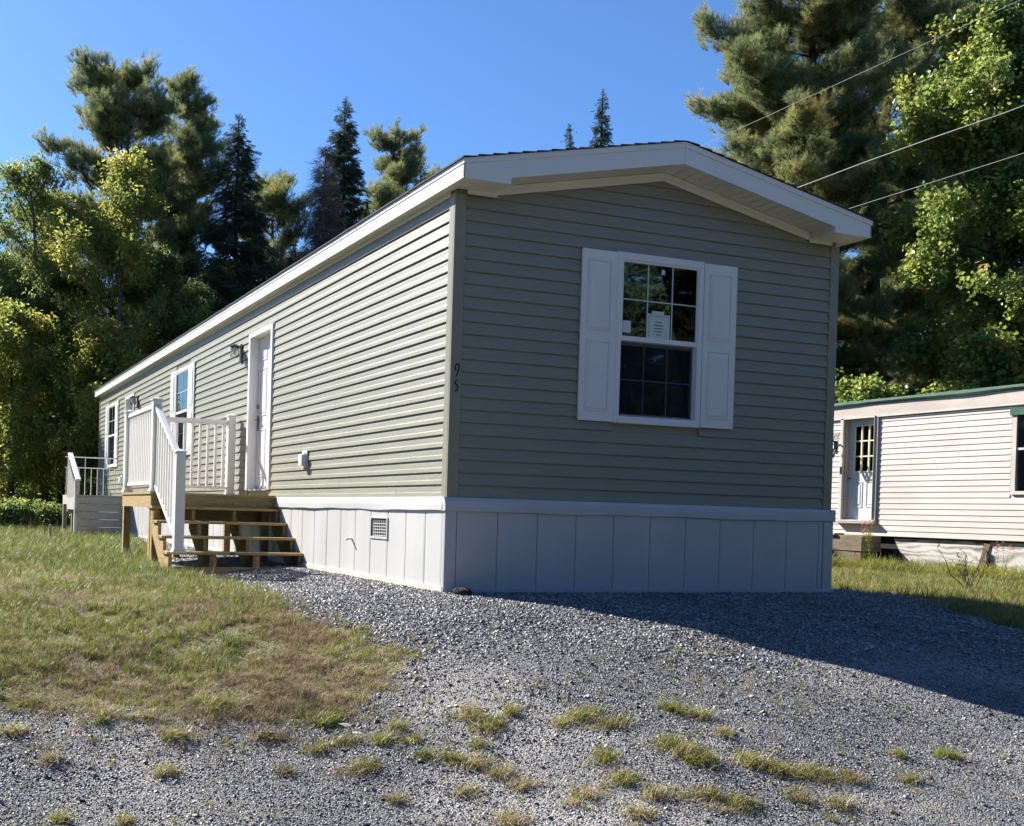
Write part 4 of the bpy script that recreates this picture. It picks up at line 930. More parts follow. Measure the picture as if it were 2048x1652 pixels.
# ------------------------------------------------------------------ vegetation: templates and scatter
def tmpl(name, items, mats):
    """a small mesh used as one instance; items = list of (verts, faces, material index)"""
    v, f, mi = [], [], []
    for vs, fs, k in items:
        o = len(v); v.extend([tuple(float(c) for c in p) for p in vs]); f.extend([tuple(i+o for i in q) for q in fs]); mi.extend([k]*len(fs))
    me = bpy.data.meshes.new(name); me.from_pydata(v, [], f)
    for m_ in mats: me.materials.append(m_)
    me.polygons.foreach_set('material_index', mi); me.update(); return me
def rotm(rs, tilt=1.0):
    e = Euler((rs.normal()*tilt, rs.normal()*tilt, rs.rand()*6.283)); return np.array(e.to_matrix())
def leaf_twig(rs, n, spread, ll, lw, droop=.5, lobed=False):
    items = []
    stem = np.array([[0, 0, 0], [spread*.5, 0, .02], [spread, 0, -.03]])
    for i in range(n):
        p = np.array([rs.rand()*spread*1.1, rs.normal()*spread*.33, rs.normal()*spread*.26]); s = .7+.6*rs.rand(); L_, w_ = ll*s, lw*s
        a = rs.rand()*6.283; dr = -droop*(.4+.8*rs.rand())
        if lobed:
            q = [(0, 0, 0), (.22, .30, .04), (.38, .62, 0), (.55, .30, .05), (.80, .42, 0), (1, 0, -.08), (.80, -.42, 0), (.55, -.30, .05), (.38, -.62, 0), (.22, -.30, .04)]
            q = np.array(q)*[L_, w_, L_]; fs = [(0, 1, 2, 3), (0, 3, 4, 5), (0, 5, 6, 7), (0, 7, 8, 9)]
        else:
            q = np.array([(0, 0, 0), (.35, .5, .10), (.75, .32, .06), (1, 0, -.12), (.75, -.32, .06), (.35, -.5, .10)])*[L_, w_, L_*.8]; fs = [(0, 1, 2, 3), (0, 3, 4, 5)]
        m_ = np.array(Euler((rs.normal()*.5, dr*-1, a)).to_matrix())
        items.append((q@m_.T+p, fs, 0))
    tw = MB().tube([tuple(x) for x in stem], [.004, .003, .002], 3); items.append((tw.v, tw.f, 1))
    return items
def needle_tuft(rs, n, length, nl, w, up=.3, shape='pine'):
    """a twig with needles all round"""
    items = []; nb_t = 5 if shape == 'pine' else 7
    for b in range(nb_t):
        if shape == 'pine':
            a = (b-nb_t/2)*.42+rs.normal()*.15; tip = np.array([math.cos(a)*length, math.sin(a)*length, length*up*(.6+.8*rs.rand())])*(.7+.3*rs.rand()); root = np.array([0, 0, 0.])
        else:
            a = (1 if b % 2 else -1)*(.75+.2*rs.rand()) if b else 0; root = np.array([length*b*.11, 0, -.01*b]); ln = length*(1-.09*b); tip = root+np.array([math.cos(a)*ln, math.sin(a)*ln, -up*ln*.5])*(.9 if b == 0 else .62)
        vs, fs = [], []
        for i in range(n):
            t = rs.rand()**.6 if shape == 'pine' else rs.rand(); p = root+(tip-root)*t; d = (tip-root)/np.linalg.norm(tip-root)
            r_ = rs.normal(size=3); r_ -= d*r_.dot(d); r_ /= np.linalg.norm(r_)+1e-9
            dd = d*(.75+.3*rs.rand())+r_*(.75 if shape == 'pine' else .9); dd /= np.linalg.norm(dd)
            sd = np.cross(dd, rs.normal(size=3)); sd /= np.linalg.norm(sd)+1e-9; l_ = nl*(.7+.5*rs.rand()); o = len(vs)
            vs += [p-sd*w/2, p+sd*w/2, p+dd*l_+sd*w*.15]; fs.append((o, o+1, o+2))
        items.append((vs, fs, 0)); tw = MB().tube([tuple(root), tuple(tip)], [.006, .002], 3); items.append((tw.v, tw.f, 1))
    return items
def bare_twig(rs, n, length):
    items = []; mb = MB()
    for i in range(n):
        a = rs.normal()*.7; l_ = length*(.5+.5*rs.rand()); p = Vector((0, 0, 0)); pts = [p]
        for k in range(3):
            p = p+Vector((math.cos(a)*l_/3, math.sin(a)*l_/3, rs.normal()*.05-.02)); a += rs.normal()*.35; pts.append(p)
        mb.tube(pts, [.006, .005, .004, .002], 3, False)
        for k in range(3):
            q = pts[1+k % 3]; d = Vector((math.cos(a+rs.normal()), math.sin(a+rs.normal()), rs.normal()*.3))*.12; mb.tube([q, q+d], [.003, .0015], 3, False)
    return [(mb.v, mb.f, 0)]
def blade_clump(rs, n, h, w, spread, lean=.6, seg=3):
    items = []
    for i in range(n):
        a = rs.rand()*6.283; d = np.array([math.cos(a), math.sin(a), 0]); s = np.array([-d[1], d[0], 0]); p = np.array([rs.normal()*spread, rs.normal()*spread, 0]); hh = h*(.5+.7*rs.rand()); ln = lean*(.3+rs.rand()); ww = w*(.7+.6*rs.rand())
        vs, fs = [], []
        for k in range(seg+1):
            t = k/seg; c = p+d*hh*ln*t*t+np.array([0, 0, hh*(t-.35*ln*t*t)]); q = ww*(1-t)**.7/2
            if k < seg: vs += [c-s*q, c+s*q]
            else: vs += [c]
        for k in range(seg-1): fs.append((2*k, 2*k+1, 2*k+3, 2*k+2))
        fs.append((2*seg-2, 2*seg-1, 2*seg)); items.append((vs, fs, 0))
    return items
def stone_tmpl(rs):
    bm = bmesh.new()
    sc = np.array([1, .65+.3*rs.rand(), .40+.3*rs.rand()])
    for _ in range(11):
        v = rs.normal(size=3); v /= np.linalg.norm(v); v = v*(.8+.25*rs.rand())*sc; bm.verts.new(v)
    bmesh.ops.convex_hull(bm, input=bm.verts)
    for v in [v for v in bm.verts if not v.link_faces]: bm.verts.remove(v)
    me = bpy.data.meshes.new('stone'); bm.to_mesh(me); bm.free(); me.materials.append(M['stone']); return me
_groups = {}
def group_for(key, meshes):
    if key in _groups: return _groups[key]
    c = bpy.data.collections.new('kit_'+key)
    for i, me in enumerate(meshes):
        o = bpy.data.objects.new('%s_%02d' % (key, i), me); c.objects.link(o)
    g = bpy.data.node_groups.new('scatter_'+key, 'GeometryNodeTree')
    g.interface.new_socket('Geometry', in_out='INPUT', socket_type='NodeSocketGeometry'); g.interface.new_socket('Geometry', in_out='OUTPUT', socket_type='NodeSocketGeometry')
    gi = g.nodes.new('NodeGroupInput'); go = g.nodes.new('NodeGroupOutput'); ip = g.nodes.new('GeometryNodeInstanceOnPoints'); ci = g.nodes.new('GeometryNodeCollectionInfo')
    ci.inputs['Collection'].default_value = c; ci.inputs['Separate Children'].default_value = True; ci.inputs['Reset Children'].default_value = True
    def attr(nm, t):
        a = g.nodes.new('GeometryNodeInputNamedAttribute'); a.data_type = t; a.inputs['Name'].default_value = nm; return a.outputs[0]
    g.links.new(gi.outputs[0], ip.inputs['Points']); g.links.new(ci.outputs[0], ip.inputs['Instance']); ip.inputs['Pick Instance'].default_value = True
    g.links.new(attr('idx', 'INT'), ip.inputs['Instance Index']); g.links.new(attr('rot', 'FLOAT_VECTOR'), ip.inputs['Rotation']); g.links.new(attr('scl', 'FLOAT_VECTOR'), ip.inputs['Scale'])
    g.links.new(ip.outputs[0], go.inputs[0]); _groups[key] = g; return g
def scatter(name, key, pts, rot, scl, idx, parent=None, origin=(0, 0, 0), **props):
    pts = np.asarray(pts, np.float32)-np.array(origin, np.float32); n = len(pts)
    me = bpy.data.meshes.new(name); me.vertices.add(n); me.vertices.foreach_set('co', pts.ravel())
    a = me.attributes.new('rot', 'FLOAT_VECTOR', 'POINT'); a.data.foreach_set('vector', np.asarray(rot, np.float32).ravel())
    scl = np.asarray(scl, np.float32); scl = np.repeat(scl[:, None], 3, 1) if scl.ndim == 1 else scl
    a = me.attributes.new('scl', 'FLOAT_VECTOR', 'POINT'); a.data.foreach_set('vector', scl.ravel())
    a = me.attributes.new('idx', 'INT', 'POINT'); a.data.foreach_set('value', np.asarray(idx, np.int32)); me.update()
    o = link(name, me, parent, **props); md = o.modifiers.new('scatter', 'NODES'); md.node_group = _groups[key]; return o
rs = np.random.RandomState(11)
NT = 6
group_for('yellow', [tmpl('twig', leaf_twig(rs, 22, .34, .115, .050, .9), [M['leafyellow'], M['bark']]) for _ in range(NT)])
group_for('green', [tmpl('twig', leaf_twig(rs, 22, .34, .105, .050, .8), [M['leafgreen'], M['bark']]) for _ in range(NT)])
group_for('maple', [tmpl('twig', leaf_twig(rs, 20, .32, .088, .075, .8, True), [M['leafmaple'], M['bark']]) for _ in range(NT)])
group_for('pine', [tmpl('tuft', needle_tuft(rs, 36, .30, .125, .0062, .60), [M['needlepine'], M['bark']]) for _ in range(NT)])
group_for('spruce', [tmpl('spray', needle_tuft(rs, 34, .34, .045, .010, .45, 'spruce'), [M['needlespruce'], M['bark']]) for _ in range(NT)])
group_for('dead', [tmpl('spray', bare_twig(rs, 7, .55), [M['deadtwig']]) for _ in range(NT)])
gm = [M['grassgreen']]; gd = [M['grassdry']]
group_for('grass', [tmpl('tuft', blade_clump(rs, 13, .085, .0050, .022, .8), gm) for _ in range(4)]+[tmpl('tuft', blade_clump(rs, 12, .075, .0042, .028, 1.3), gd) for _ in range(4)]
          + [tmpl('tuft', blade_clump(rs, 10, .15, .0070, .018, .6), [M['grasslush']]) for _ in range(3)]
          + [tmpl('stalk', blade_clump(rs, 3, .30, .0035, .02, .35), gd) for _ in range(2)])
group_for('tuftblades', [tmpl('tuft', blade_clump(rs, 11, .075, .0044, .022, 1.25), gm) for _ in range(4)]+[tmpl('tuft', blade_clump(rs, 10, .070, .0038, .026, 1.6), gd) for _ in range(4)])
group_for('lily', [tmpl('blades', blade_clump(rs, 14, .48, .020, .05, .9, 4), [M['lily']]) for _ in range(4)]+[tmpl('rod', blade_clump(rs, 5, .62, .010, .03, .3), [M['grasslush']])])
group_for('stones', [stone_tmpl(rs) for _ in range(12)])

fvec = np.array(EYE)
def at(px, D, yref=1000):
    """ground position for a picture column at a given distance"""
    u = (px-583.2)/2089.0; v = (yref-1038.9)/2089.0; c, s = math.cos(roll), math.sin(roll); a = u*c+v*s; b = u*s-v*c
    d = np.array(fw)+a*np.array(rt)+b*np.array(up); p = fvec+d*D; return p[0], p[1]
def limb_path(rs, p, d, length, n=5, bend=.15, lift=0.):
    pts = [Vector(p)]; d = Vector(d).normalized()
    for i in range(n):
        d = (d+Vector(rs.normal(size=3))*bend+Vector((0, 0, lift))).normalized(); pts.append(pts[-1]+d*length/n)
    return pts
def make_tree(kind, name, cat, label, x, y, H, rad, seed, base=None, dens=1.0, crown_lo=.12, group='trees behind the houses', tscale=1.0, lean=(0, 0), bark='bark', asym=None, flat=.55):
    rs = np.random.RandomState(seed); z0 = tz(x, y) if base is None else base
    t = Thing(name, label, cat, (x, y, z0), group)
    trunk = MB(); tr0 = max(.07, H*.013)*(1.25 if kind in ('pine',) else 1.0); pts = []; radii = []
    nseg = 9; wob = rs.normal(size=(nseg+1, 2))*.012*H
    top = H*(.86 if kind in ('broad', 'maple') else 1.0)
    for i in range(nseg+1):
        s = i/nseg; k = 0 if i == 0 else (.5 if kind not in ('spruce', 'dead') else .15)
        pts.append(Vector((x+wob[i, 0]*k+lean[0]*s*H, y+wob[i, 1]*k+lean[1]*s*H, z0-.15+s*top))); radii.append(tr0*(1-s*.93)+.01)
    trunk.tube(pts, radii, 8); t.part('trunk', trunk, M[bark], smooth=True)
    def tp(s):
        f = s*nseg; i = min(int(f), nseg-1); return pts[i].lerp(pts[i+1], f-i)
    limbs = MB(); P, Q, SC, IX = [], [], [], []
    def put(p, dirv, sc):
        P.append(p); yaw_ = math.atan2(dirv[1], dirv[0]); Q.append((rs.normal()*.45, -math.atan2(dirv[2], math.hypot(dirv[0], dirv[1]))*.8+rs.normal()*.25, yaw_+rs.normal()*.5)); SC.append(sc*(.75+.5*rs.rand())); IX.append(rs.randint(NT))
    if kind in ('broad', 'maple'):
        nl = int(11+H*1.3)
        for i in range(nl):
            s = crown_lo+(1-crown_lo)*(i+rs.rand())/nl; s = min(s, .99)
            prof = math.sin(math.pi*min(1, max(0, (s-crown_lo)/(1-crown_lo))*.80+.17))**.7; ln = rad*prof*(.65+.55*rs.rand())
            a = i*2.39996+rs.normal()*.4
            if asym: ln *= 1+asym[1]*math.cos(a-asym[0])
            el = .35+.6*s; p0 = tp(s*.86/.86 if s < 1 else 1)
            d = Vector((math.cos(a)*math.cos(el), math.sin(a)*math.cos(el), math.sin(el)))
            lp = limb_path(rs, p0, d, ln, 5, .13, -.03); limbs.tube(lp, [tr0*.30*(1-s*.6), tr0*.22*(1-s*.6), tr0*.15, tr0*.09+.004, .008, .004], 5, False)
            for k in range(int(9+7*rs.rand())):
                f = .25+.75*rs.rand(); q = f*5; j = min(int(q), 4); b = lp[j].lerp(lp[j+1], q-j)
                dd = (d*.5+Vector(rs.normal(size=3))*.75+Vector((0, 0, .15))).normalized(); l2 = ln*.36*(1.15-f*.5)
                sp = limb_path(rs, b, dd, l2, 3, .2, -.02)
                if k < 6: limbs.tube(sp, [.012, .009, .006, .003], 3, False)
                m_ = max(2, int(dens*(5+l2*9)))
                for _ in range(m_):
                    g_ = rs.rand()**.7*3; j2 = min(int(g_), 2); c = sp[j2].lerp(sp[j2+1], g_-j2)
                    put(np.array(c)+rs.normal(size=3)*.11*tscale, dd, tscale)
        key = 'maple' if kind == 'maple' else ('yellow' if 'yellow' in label else 'green')
    elif kind == 'pine':
        s = crown_lo; lev = 0
        while s < .985:
            nb_b = rs.randint(4, 7); u = (s-crown_lo)/(1-crown_lo)
            for b in range(nb_b):
                a = rs.rand()*6.283; prof = (1-u)**flat*min(1, .55+u*2.2)
                ln = rad*prof*(.55+.65*rs.rand())+.25
                if asym: ln *= 1+asym[1]*math.cos(a-asym[0])
                el = .12+.5*u; d = Vector((math.cos(a)*math.cos(el), math.sin(a)*math.cos(el), math.sin(el)))
                lp = limb_path(rs, tp(s+rs.normal()*.006 if s < .97 else s), d, ln, 5, .08, .035); w0 = tr0*.26*(1-u*.75)
                limbs.tube(lp, [w0, w0*.8, w0*.6, w0*.4+.004, .010, .005], 5, False)
                ns = int(6+ln*4.2)
                for k in range(ns):
                    f = .18+.82*(k+rs.rand())/ns; q = f*5; j = min(int(q), 4); bb = lp[j].lerp(lp[j+1], q-j)
                    sg = 1 if k % 2 else -1; a2 = a+sg*(.55+.5*rs.rand())*(1.1-f*.6); l2 = (.28+ln*.20*(1.25-f))*(.7+.6*rs.rand())
                    dd = Vector((math.cos(a2), math.sin(a2), .18+.35*u)).normalized(); sp = limb_path(rs, bb, dd, l2, 2, .12, .05)
                    limbs.tube(sp, [.011, .008, .003], 3, False)
                    for _ in range(max(2, int(dens*(2+l2*8)))):
                        g_ = (.25+.75*rs.rand())*2; j2 = min(int(g_), 1); c = sp[j2].lerp(sp[j2+1], g_-j2)
                        put(np.array(c)+rs.normal(size=3)*[.14, .14, .11], dd+Vector((0, 0, .30)), tscale)
            s += (.042+.02*rs.rand())*(14/max(H, 10)); lev += 1
        for _ in range(14): put(np.array(tp(1.0))+rs.normal(size=3)*[.07, .07, .2]-[0, 0, .15], (rs.normal()*.3, rs.normal()*.3, 1), tscale)
        key = 'pine'
    else:                                          # spruce, living or dead
        s = crown_lo
        while s < .99:
            u = (s-crown_lo)/(1-crown_lo); nb_b = rs.randint(5, 8)
            for b in range(nb_b):
                a = rs.rand()*6.283; ln = rad*(1-u)**.85*(.6+.6*rs.rand())+.12; el = -.10+.5*u; d = Vector((math.cos(a)*math.cos(el), math.sin(a)*math.cos(el), math.sin(el)))
                lp = limb_path(rs, tp(s), d, ln, 4, .06, -.03 if u < .6 else .02); w0 = .028*(1-u*.8)+.006
                limbs.tube(lp, [w0, w0*.8, w0*.6, .008, .003], 4, False)
                n_ = max(3, int(dens*ln*(15 if kind == 'spruce' else 6)))
                for k in range(n_):
                    f = .12+.88*(k+rs.rand())/n_; q = f*4; j = min(int(q), 3); c = lp[j].lerp(lp[j+1], q-j); a2 = a+rs.normal()*.65
                    put(np.array(c)+rs.normal(size=3)*[.06, .06, .06], (math.cos(a2), math.sin(a2), -.25), tscale*(1-.35*u)*(1 if u < .93 else .7))
            s += (.17+.05*rs.rand())/H
        for _ in range(6): put(np.array(tp(1.0))+[0, 0, -.25*rs.rand()], (rs.normal()*.25, rs.normal()*.25, 1), tscale*.5)
        key = 'spruce' if kind == 'spruce' else 'dead'
    t.part('limbs', limbs, M[bark])
    o = scatter('crown' if key != 'dead' else 'twigs', key, P, Q, SC, IX, t.o, t.base, kind='stuff')
    return t, len(P)
cnt = 0
def T_(kind, name, cat, label, px, D, ytop, rad, seed, **kw):
    """a tree standing at distance D in the column px, as tall as its top in the photograph asks for"""
    global cnt
    x, y = at(px, D); hz = 1038.9-20.8+.028*(px-583.2); z0 = tz(x, y); H = (hz-ytop)/2089.0*D+.63-z0
    t, n = make_tree(kind, name, cat, label, x, y, H, rad, seed, **kw); cnt += n; return t

# ---- trees, left to right
T_('broad', 'ash_tree', 'tree', 'airy green leafy tree at the far left edge, its slim trunk leaning', 85, 33, 232, 2.3, 21, dens=.40, crown_lo=.28, lean=(-.045, 0), bark='barklight')
T_('broad', 'ash_tree', 'tree', 'yellowing leafy tree in front of the tall forked pine', 228, 31, 228, 2.5, 22, dens=.50, crown_lo=.15, bark='barklight')
T_('pine', 'pine_tree', 'tree', 'tall white pine with broad open top rising behind the yellowing tree', 238, 34.5, 140, 2.15, 23, crown_lo=.42, dens=1.0, asym=(3.3, .25), flat=.28)
T_('pine', 'pine_tree', 'tree', 'slender white pine with a narrow tufted top, right beside the broad pine', 352, 37.5, 150, 1.55, 24, crown_lo=.40, dens=1.0, asym=(0.5, .4))
T_('spruce', 'spruce_tree', 'tree', 'dark spruce with pointed top right of the slender white pine', 455, 33, 226, 2.2, 25, crown_lo=.1, dens=1.5, tscale=1.2)
T_('pine', 'pine_tree', 'tree', 'short pine reaching a tufted limb over the roof, between two spruces', 535, 40, 358, 1.9, 26, crown_lo=.25, dens=.9, asym=(.2, .3), flat=.35)
T_('spruce', 'spruce_tree', 'tree', 'tallest dark spruce behind the dead brown one', 668, 38, 196, 2.1, 27, crown_lo=.1, dens=1.5, tscale=1.2)
T_('dead', 'dead_spruce', 'tree', 'dead brown spruce with bare twigs, left of the tallest dark spruce', 632, 34, 285, 1.5, 28, crown_lo=.1, dens=2.8, bark='deadwood', tscale=1.1)
T_('pine', 'pine_tree', 'tree', 'light green pine with feathery rounded top right of the tallest spruce', 762, 40, 250, 1.6, 29, crown_lo=.38, dens=1.0, flat=.32)
T_('spruce', 'spruce_tree', 'tree', 'narrow dark spruce tip just above the roof slope', 824, 44, 300, .75, 30, crown_lo=.2, dens=1.3)
T_('pine', 'pine_tree', 'tree', 'low pine tips barely showing over the roof slope', 862, 46, 352, .9, 31, crown_lo=.3, dens=.8)
T_('spruce', 'spruce_tree', 'tree', 'small pale spruce tip above the ridge, shorter of the pair', 1118, 48, 246, 1.0, 32, crown_lo=.3)
T_('spruce', 'spruce_tree', 'tree', 'dark spruce tip above the ridge, taller of the pair', 1182, 45, 178, 1.05, 33, crown_lo=.3, dens=1.4)
# understorey of the left wood
for (px, D, yt, r_, sd, kd, lb, lo) in (
    (20, 30, 560, 1.7, 41, 'broad', 'low yellowing sapling in the lower left corner of the wood', .08),
    (120, 34, 470, 1.8, 42, 'broad', 'mid height green tree behind the leaning slim trunk', .12),
    (205, 29.5, 600, 1.6, 43, 'broad', 'low yellowing sapling below the yellowing tree', .15),
    (300, 33, 430, 1.9, 44, 'broad', 'dense green tree below the two white pines', .10),
    (392, 31, 520, 1.7, 45, 'broad', 'low green leafy tree meeting the far end of the roof', .10),
    (440, 33, 428, 1.4, 46, 'broad', 'yellowing leafy top in front of the dark pointed spruce', .15),
    (300, 36.5, 300, 1.8, 53, 'pine', 'shaded pine between the two white pines, lower than both', .15),
    (505, 36, 470, 1.9, 47, 'spruce', 'low dark spruce behind the roof, left of the dead brown one', .05),
    (575, 38, 470, 1.5, 48, 'spruce', 'dark spruce close behind the dead brown one', .08),
    (715, 40, 400, 1.6, 49, 'spruce', 'dark spruce filling the gap under the feathery pine', .08),
    (-60, 34, 380, 2.2, 50, 'broad', 'green leafy tree cut by the left picture edge', .15),
    (60, 40, 420, 2.4, 51, 'pine', 'shaded pine deep in the left wood', .15),
    (170, 41, 500, 2.4, 52, 'spruce', 'shaded spruce deep in the left wood', .05)):
    T_(kd, {'broad': 'ash_tree', 'spruce': 'spruce_tree', 'pine': 'pine_tree'}[kd], 'tree', lb, px, D, yt, r_, sd, crown_lo=lo, dens=.60 if kd == 'broad' else 1.1)
# big pines and the maple on the right
T_('pine', 'pine_tree', 'tree', 'very tall white pine right of the gable, its top beyond the picture', 1600, 31, -190, 3.45, 61, crown_lo=.16, flat=.4, dens=1.3, tscale=1.15, asym=(2.8, .25))
T_('pine', 'pine_tree', 'tree', 'tall white pine between the gable pine and the maple', 1745, 34, -150, 3.0, 62, crown_lo=.12, dens=1.0, tscale=1.15)
T_('pine', 'pine_tree', 'tree', 'white pine close behind the old home, mostly hidden by the maple', 1905, 36, -120, 3.0, 63, crown_lo=.22, dens=.9, tscale=1.15)
T_('pine', 'pine_tree', 'tree', 'shorter pine with yellowed lower boughs above the gable slope', 1500, 34, 60, 2.7, 64, crown_lo=.15, dens=1.1, tscale=1.1)
T_('maple', 'maple_tree', 'tree', 'big maple with sunlit leaves behind the old white home', 1960, 26.5, -140, 3.0, 65, crown_lo=.20, dens=1.0, tscale=1.1)
T_('maple', 'maple_tree', 'tree', 'maple cut by the right picture edge', 2160, 25.5, -60, 2.8, 66, crown_lo=.16, dens=1.0, tscale=1.1)
T_('maple', 'maple_bush', 'shrub', 'small leafy maple bush just above the old roof edge', 1722, 25, 742, 1.3, 67, crown_lo=.25, dens=1.1)
T_('maple', 'maple_bush', 'shrub', 'leafy maple bush rising over the old roof near the right picture edge', 1915, 25.5, 725, 1.5, 68, crown_lo=.25, dens=1.0)
T_('spruce', 'spruce_tree', 'tree', 'shaded spruce in the dark gap right of the gable', 1740, 44, 330, 2.8, 69, crown_lo=.04, dens=1.1, tscale=1.2)
T_('spruce', 'spruce_tree', 'tree', 'shaded spruce deep behind the maple', 1930, 46, 300, 2.8, 70, crown_lo=.04, dens=1.0, tscale=1.2)
T_('spruce', 'spruce_tree', 'tree', 'shaded spruce far right behind the maples', 2100, 44, 260, 2.8, 71, crown_lo=.04, dens=1.0, tscale=1.2)
# the wood across the road and beside it: mirrored in the front window
rs = np.random.RandomState(78); n = 36000
th = rs.uniform(R(95), R(285), n); rr2 = rs.uniform(17, 25, n)+3*np.sin(th*7); X = -2+(rr2+5)*np.sin(th); Y = -8+(rr2+5)*np.cos(th)
hh = 11+1.8*np.sin(th*13)+1.2*np.sin(th*29+1); q_ = rs.rand(n)**.85; Z = -1.2+q_*hh
scatter('wood_across_road', 'spruce', np.stack([X, Y, Z], 1), np.stack([rs.normal(size=n)*.5, rs.normal(size=n)*.5, rs.rand(n)*6.28], 1), 2.6+1.6*rs.rand(n), rs.randint(0, NT, n), kind='stuff', label='dark wood across the road, mirrored in the front window', category='wood')
# far wood: one dense mass behind everything
rs = np.random.RandomState(77); n = 17000
th = rs.uniform(-.75, 1.25, n); rr2 = rs.uniform(50, 62, n); X = EYE.x+rr2*np.sin(th); Y = EYE.y+rr2*np.cos(th)
hh = 5.5+2.5*np.sin(th*17)+1.5*np.sin(th*41+1)+6*sst(-.02, -.25, th); Z = terrain(X, Y)+rs.rand(n)**.9*hh
scatter('far_wood', 'spruce', np.stack([X, Y, Z], 1), np.stack([rs.normal(size=n)*.5, rs.normal(size=n)*.5, rs.rand(n)*6.28], 1), 3.0+2.0*rs.rand(n), rs.randint(0, NT, n), kind='stuff', label='dense dark wood behind the tree line', category='wood')
# shrubs and weeds at the edge of the left wood
for i, (px, D, yt, r_, lb) in enumerate(((28, 25.5, 1008, .38, 'pale leaved low bush at the left picture edge'), (96, 26.5, 1012, .34, 'low bush left of the old far steps'))):
    make_tree('broad', 'bush', 'shrub', lb, *at(px, D), (1018-16-yt)/2089*D+.62, r_, 120+i, crown_lo=.02, dens=.8, tscale=.85, group='bushes at the wood edge')

# ---- grass
def sample(n, xr, yr, seed):
    rs = np.random.RandomState(seed); return rs.uniform(*xr, n), rs.uniform(*yr, n), rs
def lawn_scatter(name, label, n, xr, yr, seed, dist_ref, boost=1.0, dry_bias=0.0, right=False):
    X, Y, rs = sample(n, xr, yr, seed)
    d = np.hypot(X-EYE.x, Y-EYE.y); keep = rs.rand(n) < np.clip((dist_ref/d)**2, 0, 1)
    keep &= ~is_gravel(X+rs.normal(size=n)*.10, Y+rs.normal(size=n)*.09*np.where(rs.rand(n) < .35, 3.2, 1.0)); keep &= ~((X > -.03) & (X < W+.03) & (Y > -.03) & (Y < L+.03)); keep &= ~((X > -1.5) & (X < 0) & (Y > 3.2) & (Y < 6.2))
    keep &= X < NX+.04
    X, Y, d = X[keep], Y[keep], d[keep]; m_ = len(X); r1, r2 = rs.rand(m_), rs.rand(m_)
    nz = .5+.22*np.sin(2.1*X+3.3*Y+1.0)+.18*np.sin(5.7*X-4.1*Y)+.12*np.sin(11*X+9*Y)+.10*np.sin(23*X-17*Y)
    if not right:
        edge = np.exp(-np.maximum(0, Y+2.3)/.75)+.9*np.exp(-((X+1.75)/.45)**2)*np.exp(-((Y+1.6)/1.1)**2)
        dry = np.clip(.20+.55*(nz-.5)*2+.66*edge+.30*np.exp(-((Y-1.2)/1.6)**2)-.5*sst(3, 8, Y)-.45*sst(-2.4, -1.9, X)*sst(.5, 3., Y), .03, .97)
        lush = (r2 < .10+.75*sst(3.4, 6.5, Y)+.5*np.exp(-((X+1.95)/.35)**2-((Y-2.6)/1.6)**2))
    else:
        dry = np.clip(.32+.5*(nz-.5)*2, .05, .9); lush = (r2 < .06)
    isdry = r1 < np.clip(dry+.38*(np.sin(31*X+9*np.sin(11*Y))*np.sin(27*Y+6*np.sin(17*X))), .02, .98)
    idx = np.where(isdry, 4+rs.randint(0, 4, m_), rs.randint(0, 4, m_)); idx = np.where(lush & ~isdry, 8+rs.randint(0, 3, m_), idx)
    st = rs.rand(m_) < .012; idx = np.where(st, 11+rs.randint(0, 2, m_), idx)
    bare = (((nz < .40) & (rs.rand(m_) < .6)) | ((np.sin(6.3*X+2*np.sin(3*Y))*np.sin(7.1*Y+1.5*np.sin(4*X)) > .45) & (rs.rand(m_) < .75) & (Y < 1.2))) & (not right); k = ~bare
    hf = .5+.5*np.sin(13*X+5*np.sin(7*Y))*np.sin(15*Y+4*np.sin(6*X)); sc = (.45+.5*rs.rand(m_)+.55*hf)*np.clip(d/7.0, .85, 2.2)*boost*(.66 if not right else 1.0)
    sc = np.where(Y > 6, sc*.95, sc)
    P = np.stack([X, Y, terrain(X, Y)-.004], 1); rot = np.stack([rs.normal(size=m_)*.18, rs.normal(size=m_)*.18, rs.rand(m_)*6.28], 1)
    return scatter(name, 'grass', P[k], rot[k], sc[k], idx[k], kind='stuff', label=label, category='grass')
lawn_scatter('lawn_grass', 'patchy green and brown grass left of the drive', 520000, (-11, -.4), (-2.9, 5.5), 201, 5.2)
lawn_scatter('long_grass', 'longer green grass towards the left wood', 420000, (-16, 2), (5.5, 31), 202, 8.5, 1.0)
lawn_scatter('side_lawn', 'sunny short grass between the two homes', 420000, (4, 14), (-2.4, 22), 203, 8.0, .62, right=True)
